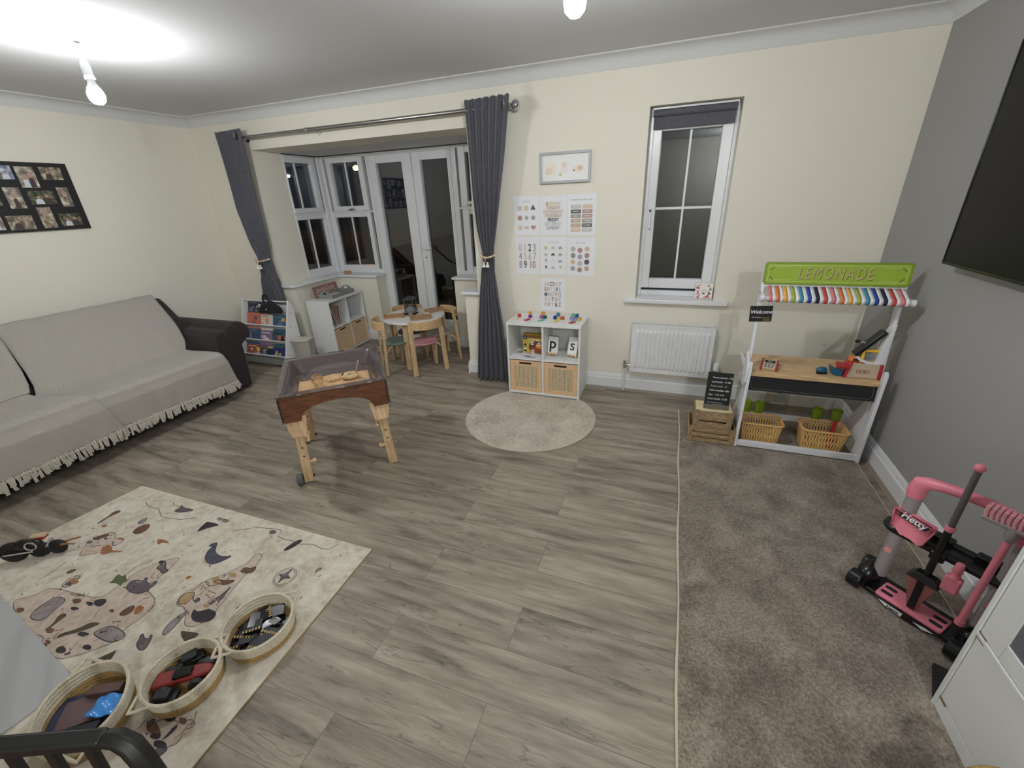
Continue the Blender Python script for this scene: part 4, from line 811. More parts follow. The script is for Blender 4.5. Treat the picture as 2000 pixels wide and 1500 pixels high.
b = B(M_birch, Matrix.Rotation(PI / 2, 4, 'Y')); b.lathe([(0, -.036), (.011, -.036), (.014, -.028), (.009, -.020), (.015, -.012), (.015, .004), (.009, .010), (.014, .018), (.013, .032), (0, .036)], n=16); one(b, 'wooden_spinner', 'ridged pale wooden roller lying in the sand', 'toy', None, st(-.004, -.045, .560), math.radians(60))
t2 = thing('wooden_sieve', 'round pale wooden pan with an angled stick handle in the sand', 'toy', st(.098, -.045, .553), .6)
b = B(M_birch); b.lathe([(.009, .024), (.052, .024), (.055, .020), (.055, .012), (.050, .008), (.009, .008), (.009, .024)], n=28); b.build('disc', t2)
b = B(M_acacia); b.lathe([(0, 0), (.04, 0), (.042, .007), (.02, .012), (0, .012)], (.012, -.012, -.006), 24); b.build('base', t2)
for dx in (-.004, .004): b = B(M_birch); b.bar((.035, .01 + dx * 1.5, .02), (.075, -.075 + dx * 1.5, .130), .006, .008); b.build('handle_stick', t2, bevel=.002)
b = B(M_birch); b.box(-.06, -.04, -.008, .03, .018, .024); b.build('side_tab', t2)
# ================================================================ SMALL ROUND TABLE AND CHAIRS
TC = (-2.02, .185)
t = thing('kids_table', 'low round white topped table on four pale wooden legs in the bay', 'table', (TC[0], TC[1], 0))
b = B(mat('white_table_laminate', (232, 232, 230), .3)); b.lathe([(0, .475), (.312, .475), (.316, .479), (.316, .496), (.312, .50), (0, .50)], n=64); b.build('tabletop', t)
for k in range(4):
    a = math.radians(-78 + 90 * k); ca, sa = math.cos(a), math.sin(a)
    b = B(M_birch); b.bar((.285 * ca, .285 * sa, 0.0005), (.262 * ca, .262 * sa, .455), .052, .024, up=(ca, sa, 0)); b.bar((.262 * ca, .262 * sa, .452), (.14 * ca, .14 * sa, .470), .052, .02); b.build('leg', t, bevel=.004)
def kids_chair(label, x, y, th, seatm):
    t = thing('kids_chair', label, 'chair', (x, y, 0), math.radians(th) - PI / 2, 'small bentwood chairs round the table')   # faces +y locally
    b = B(seatm); b.lathe([(0, .280), (.132, .280), (.138, .286), (.138, .294), (.132, .300), (.1, .301), (0, .301)], n=40); b.build('seat', t)
    for s in (-1, 1):
        b = B(M_birch); b.bar((s * .160, -.162, .0005), (s * .152, -.138, .458), .022, .046, up=(1, 0, 0)); lg = b.build('rear_leg', t, bevel=.004)
        for z in (.17, .20): b = B(M_ply); b.cyl((s * .1585 - .0, -.162 + .0, z), (s * .159, -.181, z), .006, n=10); b.build('bolt_cap', lg)
        b = B(M_birch); b.tube([(s * .155, -.145, .215), (s * .142, -.115, .255), (s * .115, -.08, .272), (s * .05, -.03, .274)], .013, 8, flat=.7); b.build('seat_bracket', t)
        b = B(M_birch); b.tube([(s * .135, .105, .0005), (s * .118, .085, .20), (s * .105, .070, .245), (s * .08, .045, .268), (s * .03, .01, .272)], .0165, 8, flat=.75); b.build('front_leg', t)
    b = B(M_oak); R0 = .185; vs = []; N = 26
    for k in range(N + 1):
        a = PI + math.radians(26) + (PI - math.radians(52)) * k / N; c, s = math.cos(a), math.sin(a)
        for r, z in ((R0 - .020, .455), (R0, .455), (R0, .535), (R0 - .020, .535)): vs.append((r * c * 1.02, -.045 + r * s * .95, z))
    b.add(vs, [(4 * k + i, 4 * k + (i + 1) % 4, 4 * k + 4 + (i + 1) % 4, 4 * k + 4 + i) for k in range(N) for i in range(4)] + [(0, 1, 2, 3), tuple(4 * N + i for i in (3, 2, 1, 0))]); b.build('curved_backrest', t, bevel=.004)
    return t
kids_chair('small bentwood chair with sage green seat at the left front of the round table', -2.095, -.055, 45, mat('sage_green_seat', (112, 134, 122), .5, noise=(8, .08)))
kids_chair('small bentwood chair with pink seat, its curved back towards the viewer', -1.825, .0, 140, mat('dusty_pink_seat', (206, 144, 154), .5, noise=(8, .08)))
kids_chair('small bentwood chair with grey seat at the right, back to the glass door', -1.83, .31, 232, mat('stone_grey_seat', (172, 168, 156), .5))
kids_chair('small bentwood chair mostly hidden behind the round table, by the low bay wall', -2.155, .29, -49, mat('slate_blue_seat', (70, 72, 90), .5))
ZTb = .5005
t = thing('glass_lantern', 'small black framed glass lantern at the far side of the round table', 'lantern', (-2.14, .325, ZTb), .25)
b = B(mat('pewter_metal', (104, 106, 110), .4, .6))
for sx in (-1, 1):
    for sy in (-1, 1): b.box(sx * .046 - .004, sx * .046 + .004, sy * .046 - .004, sy * .046 + .004, .012, .125)
b.box(-.055, .055, -.055, .055, 0, .012).box(-.055, .055, -.055, .055, .125, .133); b.build('frame', t)
b = B(mat('lantern_roof_metal', (96, 98, 102), .35, .8)); b.add([(-.052, -.052, .133), (.052, -.052, .133), (.052, .052, .133), (-.052, .052, .133), (-.03, -.03, .152), (.03, -.03, .152), (.03, .03, .152), (-.03, .03, .152)], [(0, 1, 5, 4), (1, 2, 6, 5), (2, 3, 7, 6), (3, 0, 4, 7), (4, 5, 6, 7)]); b.cyl((0, 0, .152), (0, 0, .162), .01); b.build('roof', t)
for sx in (-1, 1):
    b = B(M_glass); b.box(sx * .046 - .001, sx * .046 + .001, -.042, .042, .012, .125); b.build('pane', t)
    b = B(M_glass); b.box(-.042, .042, sx * .046 - .001, sx * .046 + .001, .012, .125); b.build('pane', t)
b = B(M_matt); b.lathe([(0, 0), (.062, 0), (.07, .006), (.07, .010), (0, .010)], n=28); one(b, 'slate_coaster', 'round black plate under the grey stone in the middle of the table', 'plate', None, (-2.065, .212, ZTb))
b = B(mat('grey_stone', (122, 126, 128), .9, noise=(40, .35), bump=(90, .8, .006))); b.lathe([(0, 0), (.046, 0), (.052, .012), (.05, .034), (.036, .056), (.018, .066), (0, .069)], n=24); one(b, 'stone_dome', 'rough grey dome shaped stone on the black plate', 'stone', None, (-2.065, .212, ZTb + .0105))
def board(label, x, y, rz, W=.21, D=.15, deep=True):
    t = thing('wooden_tray', label, 'tray', (x, y, ZTb), rz, 'wooden trays on the round table')
    b = B(M_acacia); b.box(-W / 2, W / 2, -D / 2, D / 2, 0, .012); b.build('base', t, bevel=.002)
    for s in (-1, 1):
        b = B(M_acacia); b.box(s * W / 2, s * (W / 2 - .014), -D / 2 + .02, D / 2 - .02, .012, .030); b.build('handle', t, bevel=.003)
    b = B(M_acacia); b.box(-W / 2 + .02, W / 2 - .02, D / 2 - .01, D / 2, .012, .020); b.build('rim', t, bevel=.002)
board('wooden tray at the left edge of the round table, before the sage chair', -2.175, .065, .52, .20, .14)
board('wooden tray at the front of the round table, before the pink chair', -1.865, .075, .62)
board('wooden tray at the right edge of the round table, before the grey seat', -1.88, .385, .62 + PI / 2 - 1.2, .18, .14)
b = B(M_acacia); b.bar((-.06, 0, .014), (.06, .0, .014), .034, .026); one(b, 'driftwood_stick', 'brown wood piece lying between the trays on the table', 'wood piece', None, (-2.01, .12, ZTb + .0005), 2.3, bevel=.006)
b = B(M_birch); b.bar((-.05, 0, .009), (.05, .0, .009), .022, .016); one(b, 'wood_peg', 'short pale wood peg near the middle of the table', 'wood piece', None, (-1.955, .235, ZTb + .0005), 2.5, bevel=.004)
b = B(mat('pale_green_wax', (196, 198, 160), .6)); b.lathe([(0, 0), (.028, 0), (.029, .028), (.026, .03), (0, .03)], n=20); one(b, 'pillar_candle', 'low pale green candle next to the lantern', 'candle', None, (-1.99, .30, ZTb))
# ================================================================ LEMONADE STALL (x from .945 to 1.625)
SX0, SX1 = .938, 1.622
t = thing('market_stall', 'white wooden play stall with green sign and striped awning in the corner', 'play stall', (SX0, -.56, 0)); SW = SX1 - SX0
M_stw = mat('white_stall_paint', (222, 223, 228), .4)
YZ = lambda x: Matrix(((0, 0, 1, x), (1, 0, 0, 0), (0, 1, 0, 0), (0, 0, 0, 1)))   # prism points are (y, z), extruded along x
def fy(z): return -.19 + .135 * z / 1.13                         # leaning front line
for x in (0, SW - .018):
    b = B(M_stw, YZ(x)); b.prism([(-.190, .0125), (-.150, .0125), (-.146, .575), (-.154, .594), (-.170, .600), (-.184, .592), (-.190, .572)], 0, .018); b.build('front_leg', t, bevel=.003)
    b = B(M_stw, YZ(x)); b.prism([(-.139, .40), (-.085, .40), (fy(.85) + .045, .85), (fy(1.10) + .04, 1.10), (fy(1.13) + .034, 1.135), (fy(1.13) + .006, 1.135), (fy(1.1) - .002, 1.11)], 0, .018); b.build('upper_post', t, bevel=.003)
    b = B(M_stw, YZ(x + .002)); b.prism([(-.155, .02), (.17, .02), (.19, .04), (fy(.42) + .05, .42), (fy(.42) + .03, .42)], 0, .013); b.build('side_panel', t, bevel=.002)
    b = B(M_stw, YZ(x + .002)); b.prism([(fy(.5) + .01, .50), (.18, .50), (.18, .532), (fy(.5) + .01, .532)], 0, .013); b.build('counter_rail', t)
for x in (-.012,):
    b = B(M_stw, YZ(x)); b.prism([(-.155, .43), (-.19, .47), (-.19, .57), (-.165, .61), (-.10, .64), (-.07, .60), (-.095, .43)], 0, .012); b.build('end_bracket', t, bevel=.002)
b = B(M_oak); b.box(.018, SW - .018, -.165, .18, .505, .535); b.build('counter', t, bevel=.003)
b = B(M_matt, fr((.016, -.155, .412), (1, 0, 0), (0, .12, 1))); cw = SW - .032; b.box(0, cw, 0, .104, 0, .010)
ol = [(x, y) for x, y in rrect(.018, cw - .018, .012, .092, .02, 4)]; b.ribbon(ol + [ol[0]], .0016, .0106, mat('chalk_grey_line', (128, 128, 130), .8))
b.build('chalkboard_front', t)
b = B(M_stw); b.box(.015, SW - .015, -.182, -.160, .018, .058); b.build('lower_front_rail', t, bevel=.003)
b = B(M_stw); b.box(.015, SW - .015, .115, .184, .092, .105); b.build('back_rail', t, bevel=.002)
b = B(M_stw); b.box(.015, SW - .015, .165, .178, .34, .40); b.build('back_rail', t, bevel=.002)
# clear back panel with a small round emblem
b = B(glassy('clear_back_sheet', (236, 236, 232), 1.0, .05, .03)); b.box(.02, SW - .02, .1865, .189, .06, .40); b.build('clear_back_panel', t)
b = B(glassy('clear_front_sheet', (232, 232, 230), 1.0, .08, .06)); b.box(.20, .34, .150, .1525, .13, .335); o = b.build('clear_leaflet', t)
T = fr((.275, .1495, .30), (1, 0, 0), (0, 0, 1)); b = B(mat('emblem_maroon', (92, 58, 62), .6), T)
b.poly([(.026 * math.cos(a), .026 * math.sin(a)) for a in [PI * k / 12 for k in range(13)]], .0, None); b.poly([(.017 * math.cos(a), .001 + .017 * math.sin(a)) for a in [PI * k / 12 for k in range(13)]], .0006, M_birch); b.disc((0, -.018), .02, .0, None, 16, 0, 1, .35)
b.ribbon([(-.04, 0), (-.033, 0)], .008, 0); b.ribbon([(.033, 0), (.04, 0)], .008, 0); b.build('emblem', t)
# sign board
M_lime = mat('lime_green_paint', (150, 178, 50), .45); M_lime2 = mat('olive_green_rim', (124, 150, 44), .45)
b = B(M_lime2, fr((0, -.065, 1.048), (1, 0, 0), (0, .05, 1))); b.prism(rrect(.0, SW, 0, .124, .018), 0, .012); b.prism(rrect(.012, SW - .012, .010, .114, .012), .012, .0128, M_lime)
wl = mat('sign_pale_line', (206, 216, 160), .5); ol = rrect(.022, SW - .022, .018, .106, .008); b.ribbon(ol + [ol[0]], .0018, .0132, wl)
for x0, x1 in ((.03, .13), (SW - .13, SW - .03)):
    for y in (.026, .098): b.ribbon([(x0, y), (x1, y)], .0018, .0132, wl)
dk = mat('sign_dark_scroll', (70, 84, 36), .5)
for cx, sx in ((.026, 1), (SW - .026, -1)):
    for cy, sy in ((.022, 1), (.102, -1)):
        for k in range(5):
            b.ribbon([(cx + sx * (.004 + .004 * k + .003 * math.sin(a)), cy + sy * (.006 + .004 * (4 - k) * .9 + .003 * math.cos(a))) for a in [j * .9 for j in range(6)]], .0022, .0133, dk)
b.build('sign_board', t, bevel=.001)
T = fr((0, -.065, 1.048), (1, 0, 0), (0, .05, 1))
lt = mat('sign_tan_letter', (196, 172, 128), .5)
b = B(dk, T); b.text('LEMONADE', .092, SW * .5 + .003, .059, .0134, None, 0., sx=.60, shear=.10, space=1.3); b.text('LEMONADE', .092, SW * .5, .062, .0140, lt, 0., sx=.60, shear=.10, space=1.3); b.build('sign_lettering', t)
# awning
AC = dict(pink=(218, 128, 132), orange=(220, 116, 58), amber=(234, 174, 74), lime=(160, 176, 74), teal=(70, 142, 170), blue=(40, 72, 158), navy=(42, 38, 66), red=(206, 72, 72)); M_aw = mat('awning_white', (226, 226, 228), .8)
seq = ['pink', 'orange', 'amber', 'lime', 'teal', 'blue', 'navy', 'red'] * 2 + ['pink']
b = B(M_aw); n = 2 * len(seq); x0, x1 = .030, SW - .012
pr = [(-.072, 1.040), (-.100, 1.028), (-.130, 1.014), (-.155, 1.003), (-.166, .999), (-.172, .992), (-.174, .982), (-.170, .972), (-.162, .966), (-.15, .966)]
for k in range(n):
    xa, xb = x0 + (x1 - x0) * k / n, x0 + (x1 - x0) * (k + 1) / n
    m = mat('awning_' + seq[k // 2], AC[seq[k // 2]], .8) if k % 2 == 0 else M_aw
    b.add([(x, y, z) for x in (xa, xb) for y, z in pr], [(i, len(pr) + i, len(pr) + i + 1, i + 1) for i in range(len(pr) - 1)], m)
b.build('striped_awning', t, solid=.0022)
b = B(M_stw); b.cyl((-.004, -.155, .982), (SW + .012, -.155, .982), .013); b.cyl((SW + .0, -.155, .982), (SW + .016, -.155, .982), .019, n=18); b.cyl((-.012, -.155, .982), (.012, -.155, .982), .019, n=18); b.build('awning_rod', t, bevel=.002)
b = B(M_stw); b.cyl((0.01, -.068, 1.038), (SW - .01, -.068, 1.038), .007, n=10); b.build('awning_rail', t)
for x in (.0, SW - .012): b = B(M_stw); b.bar((x + .006, -.16, .985), (x + .006, -.05, 1.0), .012, .026); b.build('awning_arm', t, bevel=.003)
# small white shelf at the right post
b = B(M_stw, fr((SW - .145, -.115, .618), (1, 0, 0), (0, 0, 1)) ); b.prism([(0, .036), (.02, .016), (.06, .0), (.137, .0), (.137, .235), (.105, .12), (.10, .012), (.065, .012), (.03, .026), (.012, .040)], -.075, -.0); o = b.build('side_tray', t, bevel=.002)
def W(x, y, z): return (SX0 + x, -.56 + y, z)
b = B(M_black, fr(W(SW - .138, -.10, .652), (.60, 0, .80), (0, 1, 0))); b.prism(rrect(0, .185, -.0, .062, .012), .0, .02); one(b, 'toy_tablet', 'black slab shaped toy leaning on the white side tray of the stall', 'toy', None, bevel=.003)
t2 = thing('toy_microphone', 'black oval toy microphone on a thin bent white stem by the stall tray', 'toy microphone', W(SW - .142, -.06, .735))
b = B(M_matt); b.ball((0, 0, 0), .015, n=14, sz=(1, .62, .62)); b.build('head', t2); b = B(M_stw); b.tube([(.014, 0, -.002), (.035, 0, -.006), (.055, 0, -.002), (.08, 0, .004), (.094, -.004, .004)], .0024, 7); b.build('stem', t2)
# goods on the counter
t2 = thing('toy_cash_register', 'beige and red toy cash register with yellow screen frame on the stall counter', 'toy till', W(.497, -.118, .5355)); M_tr = mat('toy_red', (176, 40, 44), .4); M_tb = mat('toy_beige', (190, 172, 148), .5); M_ty = mat('toy_yellow', (236, 192, 50), .4); M_to = mat('toy_orange', (226, 126, 66), .4); M_tblue = mat('toy_blue', (30, 92, 122), .4)
b = B(M_tb, fr((0, -.0, 0), (1, 0, 0), (0, .12, 1))); b.prism([(.012, 0), (.152, 0), (.152, .080), (.03, .080), (.018, .070)], 0.0, .010); b.build('front_plate', t2, bevel=.003); t2.scale = (1.07, 1.07, 1.07)
b = B(M_tr); b.prism([(0, 0), (.165, 0), (.165, .08), (.012, .08)], 0, .001); b.bm.clear(); b.mats = []; b.T = fr((0, .075, 0), (1, 0, 0), (0, 0, 1)); b.prism([(0, 0), (.162, 0), (.162, .078), (.02, .078)], 0.0, .073); b.build('body', t2, bevel=.004)
b = B(M_tr, fr((0, -.004, 0), (1, 0, 0), (0, .12, 1))); b.prism([(-.002, 0), (.012, 0), (.03, .082), (.018, .082)], 0, .014).prism([(.152, 0), (.164, 0), (.164, .082), (.152, .082)], 0, .014); b.build('side_cheek', t2, bevel=.002)
M_lp = mat('logo_pale', (206, 188, 170), .5); b = B(M_tr, fr((0, -.0, 0), (1, 0, 0), (0, .12, 1))); b.prism(rrect(.052, .112, .026, .046, .0095), .010, .0108); b.prism(rrect(.055, .109, .029, .043, .0065), .0108, .0112, M_lp); b.text('little tikes', .0125, .082, .0362, .0115, M_matt, .0004, sx=.82); b.build('logo_badge', t2)
b = B(M_to); b.box(.022, .086, .022, .062, .078, .105); b.build('card_slot', t2, bevel=.005); b = B(M_hole); b.box(.034, .080, .0205, .0222, .085, .098); b.build('slot_mouth', t2)
b = B(M_tb); b.box(.04, .074, .03, .055, .105, .112); b.build('button_strip', t2, bevel=.002)
b = B(M_ty, fr((.066, .018, .074), (1, 0, 0), (0, .1, 1))); frame_rect(b, 0, .106, 0, .078, .015, .013, .016, .014, -.02, 0); b.build('screen_frame', t2, bevel=.004)
b = B(mat('toy_screen_foil', (150, 150, 152), .25, .4, noise=(70, .5)), fr((.066, .018, .074), (1, 0, 0), (0, .1, 1))); b.box(.014, .094, .015, .065, -.016, -.010); b.build('screen', t2)
b = B(M_tblue, fr((-.062, .045, 0), (1, 0, 0), (0, 0, 1))); b.prism([(0, .052), (.008, .012), (.045, 0), (.06, 0), (.06, .035), (.028, .034)], 0, .05); o = b.build('cash_drawer', t2, bevel=.003)
b = B(M_tr); b.prism([(-.045, -.02), (.02, -.02), (.02, .03), (-.03, .05)], .055, .068); b.build('drawer_flap', t2, bevel=.002)
t2 = thing('toy_scanner', 'small blue and black toy scanner lying on the counter left of the till', 'toy scanner', W(.395, -.10, .5355), .2)
b = B(M_tblue); b.ball((0, 0, .024), .026, n=16, sz=(1.15, .8, .72)); b.build('shell', t2); b = B(M_matt); b.box(-.026, .026, -.018, .006, 0, .016); b.build('foot', t2, bevel=.004)
t2 = thing('toy_card_machine', 'red and cream toy card machine at the left end of the stall counter', 'toy card machine', W(.128, -.075, .5355), -.25)
T = Matrix.Rotation(.22, 4, 'X'); b = B(M_tb, T); b.box(-.036, .036, -.05, .05, .014, .026); b.box(-.03, .03, -.045, -.0, .0262, .027, mat('toy_cream_keys_plate', (206, 192, 172), .5)); b.build('body', t2, bevel=.003)
b = B(M_tr, T); b.box(-.046, -.036, -.055, .055, .008, .034).box(.036, .046, -.055, .055, .008, .034); b.build('side_rail', t2, bevel=.003)
b = B(M_tr); b.box(-.04, .04, -.05, .04, 0, .012); b.build('base', t2)
b = B(M_matt, T); b.box(-.028, .028, .018, .042, .026, .028); sc_ = b.build('display', t2); b = B(mat('lcd_grey', (120, 128, 124), .3), T); b.box(-.012, .012, .024, .036, .028, .0286); b.build('lcd', sc_)
b = B(mat('toy_grey_keys', (128, 120, 116), .5), T)
for i in range(3):
    for j in range(3): b.box(-.024 + .018 * i, -.012 + .018 * i, -.040 + .016 * j, -.030 + .016 * j, .0268, .029)
b.build('keys', t2)
for k, (x, y, c, lb) in enumerate([(.185, -.005, (116, 108, 96), 'dull grey toy coin on the counter, nearest the card machine'), (.192, .045, (150, 150, 84), 'olive green toy coin on the counter, furthest back'), (.215, .018, (196, 176, 136), 'pale toy coin beside the grey and green coins')]):
    b = B(mat('coin_%d' % k, c, .5)); b.lathe([(0, 0), (.017, 0), (.018, .001), (.018, .002), (0, .003)], n=20); one(b, 'toy_coin', lb, 'toy coin', 'toy coins on the counter', W(x, y, .5355))
# welcome sign
t2 = thing('welcome_sign', 'small black board lettered Welcome hung by wire at the left of the stall', 'sign', (.940, -.775, .858))
T = fr((-.056, 0, 0), (1, 0, .06), (-.06, 0, 1)); b = B(M_matt, T); b.box(0, .112, 0, .09, -.006, 0); b.build('board', t2)
M_chalk = mat('white_chalk', (226, 226, 230), .8); M_ychalk = mat('yellow_chalk', (222, 196, 84), .8)
b = B(M_chalk, T); b.text('Welcome', .0275, .056, .056, .0006, None, .0006, shear=.25)
for k in range(6): b.ribbon([(.012 + .008 * k, .024 - .0006 * k), (.015 + .008 * k, .029 - .001 * (k % 2)), (.018 + .008 * k, .023)], .0018, .0006)
for k in range(5): b.ribbon([(.062 + .008 * k, .021), (.065 + .008 * k, .026 - .002 * (k % 2)), (.068 + .008 * k, .02)], .0018, .0006, M_ychalk)
for k in range(4): b.ribbon([(.072 + .008 * k, .008), (.075 + .008 * k, .013), (.078 + .008 * k, .007)], .002, .0006, M_ychalk)
b.build('lettering', t2)
b = B(M_steel); b.tube([(-.028, -.004, .088), (-.012, .0, .125), (.0, .006, .142)], .001, 5); b.tube([(.026, -.004, .092), (.02, .0, .118), (.004, .006, .142)], .001, 5); b.build('wire', t2)
# orange baskets and green cups on the lower shelf
M_or = mat('orange_plastic_weave', (224, 188, 124), .5); M_or2 = mat('orange_rim', (222, 174, 112), .5)
def obasket(label, x, y, W_, D_):
    t2 = thing('woven_basket', label, 'basket', (x, y, .0135), 0, 'orange plastic baskets on the stall'); Hb = .150
    def P(u, k, z):   # walk round a rounded rectangle, k = flare
        pts = rrect(-W_ / 2 * k, W_ / 2 * k, -D_ / 2 * k, D_ / 2 * k, .03, 4); pts = pts + [pts[0]]
        L_ = [0]
        for a, c in zip(pts, pts[1:]): L_.append(L_[-1] + math.dist(a, c))
        s = (u % 1) * L_[-1]
        for i in range(len(pts) - 1):
            if s <= L_[i + 1] + 1e-9: f = (s - L_[i]) / (L_[i + 1] - L_[i] + 1e-12); return (pts[i][0] + (pts[i + 1][0] - pts[i][0]) * f, pts[i][1] + (pts[i + 1][1] - pts[i][1]) * f, z)
        return (*pts[-1], z)
    b = B(M_or); n = 44
    for k in range(n):
        u = k / n
        for s in (1, -1):
            pts = [P(u + s * .035 * (z / Hb), .86 + .12 * z / Hb, z) for z in (.006, .03, .055, .08, Hb - .004)]; b.tube(pts, .0031, 5)
    for z in (.004, .02): b.tube([P(k / 60, .86 + .12 * z / Hb, z) for k in range(60)], .003, 6, True)
    b.build('lattice_sides', t2)
    b = B(M_or); q = [P(k / 40, .86, .003) for k in range(40)]; b.prism([(p[0], p[1]) for p in q], .0005, .004); b.build('base', t2)
    b = B(M_or2); b.tube([P(k / 60, 1.0, Hb) for k in range(60)], .0075, 8, True, flat=.8); b.build('rim', t2)
obasket('orange lattice basket at the left of the stall shelf', 1.095, -.615, .235, .155)
obasket('orange lattice basket at the right of the stall shelf, a red piece inside', 1.440, -.612, .245, .165)
b = B(M_tr); b.lathe([(0, 0), (.02, 0), (.024, .03), (.018, .06), (.010, .09), (.012, .185), (0, .188)], n=16); one(b, 'red_toy_bottle', 'dark red toy standing in the right orange basket', 'toy', None, (1.50, -.60, .018))
M_cup = mat('green_tumbler_plastic', (138, 160, 44), .3); M_cup.node_tree.nodes['Principled BSDF'].inputs['Transmission Weight'].default_value = .2
for x, lb in ((1.035, 'green tumbler furthest left behind the baskets'), (1.11, 'green tumbler second from the left behind the left basket'), (1.455, 'green tumbler behind the right basket, on the left'), (1.565, 'green tumbler behind the right basket, on the far right')):
    b = B(M_cup); b.lathe([(0, 0), (.024, 0), (.031, .090), (.029, .090), (.0225, .004), (0, .004)], n=24); one(b, 'green_tumbler', lb, 'cup', 'green tumblers on the stall shelf', (x, -.412, .1055))
# ================================================================ CRATES AND MENU BOARD
def crate(label, x0, x1, y0, y1, z0, z1, n, up=False, cap=False):
    t = thing('wooden_crate', label, 'crate', ((x0 + x1) / 2, (y0 + y1) / 2, z0), 0, 'slatted wooden crates'); W_, D_, H_ = x1 - x0, y1 - y0, z1 - z0; th = .010
    for s in (-1, 1):
        b = B(M_crate2); xo = s * (W_ / 2); b.box(xo, xo - s * th, -D_ / 2 + .010, D_ / 2 - .010, 0, H_); b.build('end_board', t, bevel=.0015)
        for yy in (-1, 1): b = B(M_crate2); b.box(xo, xo - s * .034, yy * D_ / 2, yy * (D_ / 2 - .009), 0, H_ + .001); b.build('corner_post', t, bevel=.0015)
    g = H_ / n
    for yy in (-1, 1):
        for k in range(n): b = B(M_crate); b.box(-W_ / 2 + .034, W_ / 2 - .034, yy * (D_ / 2 - .003), yy * (D_ / 2 - .009), k * g + .003, (k + 1) * g - .011); b.build('slat', t, bevel=.001)
    b = B(M_crate); z = H_ - .006 if cap else .002; b.box(-W_ / 2 + .010, W_ / 2 - .010, -D_ / 2 + .009, D_ / 2 - .009, z, z + .006, M_cream_wood if cap else None); b.build('top_board' if cap else 'bottom_board', t)
crate('wide low slatted crate on the carpet edge left of the stall', .648, .936, -.757, -.548, .0135, .128, 3)
crate('narrower slatted crate standing inside the wide crate, black menu board on it', .675, .909, -.738, -.578, .022, .240, 3, cap=True)
t = thing('menu_board', 'black price list board in a grey block stand on the upper crate', 'menu board', (.803, -.690, .2411))
b = B(mat('grey_brown_block', (112, 102, 90), .7, noise=(40, .15))); b.box(-.075, .075, -.014, .016, 0, .026); b.build('block_stand', t, bevel=.002)
T = fr((-.074, .004, .020), (1, 0, 0), (0, .10, 1)); b = B(M_matt, T); b.box(0, .150, 0, .226, -.003, 0); b.build('board', t)
b = B(M_chalk, T)
for k, (s, bo) in enumerate((('Fresh Lemons - 30p', .0002), ('Lemonade - £1.00', .0002), ('Fruits small - £1', 0), ('Fresh vegetables - 80p', .0003), ('Eggs - 15p each', 0), ('Cream biscuits - £1.50', .0003))): b.text(s, .0158, .030 - .003 * k, .192 - .029 * k, .0006, None, bo, align='LEFT', shear=.2, sx=.80 if len(s) > 18 else .95)
b.text('(please pay here with cash)', .0095, .014, .020, .0006, None, 0, align='LEFT', shear=.2, sx=.9); b.text('thank you for waiting', .0085, .05, .008, .0006, None, 0, align='LEFT', shear=.2)
b.build('chalk_lettering', t)
# ================================================================ TROLLEY WITH CLEANING TOYS
OX, OY = 1.377, -1.794; AN = math.atan2(-.67890646, .73422477)   # local x = along the trolley, local y = away from the viewer
t = thing('cleaning_trolley', 'pink and black toy cleaning trolley with pink arched handle by the grey wall', 'toy trolley', (OX, OY, .013), AN)
def tw(x, y, z=0): c, s = math.cos(AN), math.sin(AN); return (OX + c * x - s * y, OY + s * x + c * y, z + .013)
b = B(M_pink); b.prism(rrect(-.002, .205, -.048, .044, .008), .030, .044); b.build('base_tray', t, bevel=.003)
for x in (.006, .158):
    for y in (-.030, .006):
        b = B(M_matt); b.prism(rrect(x, x + .040, y, y + .018, .008), .0436, .0446); b.build('slot', t)
b = B(M_black); b.prism(rrect(-.05, .26, -.040, .085, .02), .012, .030); b.build('chassis', t, bevel=.005)
b = B(M_black, fr((0.005, -.049, 0), (1, 0, 0), (0, 0, 1))); b.prism([(0, .03), (.03, .012), (.10, .004), (.17, .012), (.20, .03)], 0, .008); bp = b.build('front_skirt', t, bevel=.002)
b = B(M_paper, fr((.005, -.0575, 0), (1, 0, 0), (0, 0, 1))); b.prism([(.012, .027), (.035, .015), (.09, .009), (.092, .027)], 0, .001); b.prism([(.125, .022), (.155, .014), (.185, .027), (.16, .028)], 0, .001); b.text('Hetty', .017, .062, .0185, .0014, M_matt, .0006); b.build('name_strip', bp)
def wheel(x, y): b = B(M_black); b.tube([(x - .026, y, .036), (x - .022, y, .036), (x + .022, y, .036), (x + .026, y, .036)], [.022, .036, .036, .022], 22); b.build('wheel', t, bevel=.004)
for x, y in ((-.075, -.035), (-.085, .10), (.255, -.075), (.275, .075)): wheel(x, y)
for x in (-.06, .262):
    b = B(M_black); b.ball((x, .035, .055), .05, n=16, sz=(.8, 1.3, .9)); b.box(x - .02, x + .02, -.05, .10, .03, .05); b.build('wheel_arch', t)
    b = B(M_greyp); b.cyl((x * .55 if x < 0 else x, .035, .07), (x * .40 if x < 0 else x, .035, .49), .0235, n=22); b.build('post', t)
    b = B(mat('pink_post_button', (226, 150, 150), .4)); px = -.03 if x < 0 else x; b.cyl((px, .012, .21), (px, .009, .21), .012, n=14); b.build('post_button', t)
hp = [(-.026, .035, .47), (-.026, .035, .502), (-.020, .033, .530), (.0, .030, .545), (.05, .026, .556), (.10, .024, .562), (.15, .026, .562), (.20, .028, .556), (.24, .032, .540), (.258, .035, .515), (.262, .035, .47)]
b = B(M_pink); b.tube(hp, [.027, .029, .029, .022, .0185, .0185, .0185, .0185, .022, .028, .026], 16); b.build('handle', t)
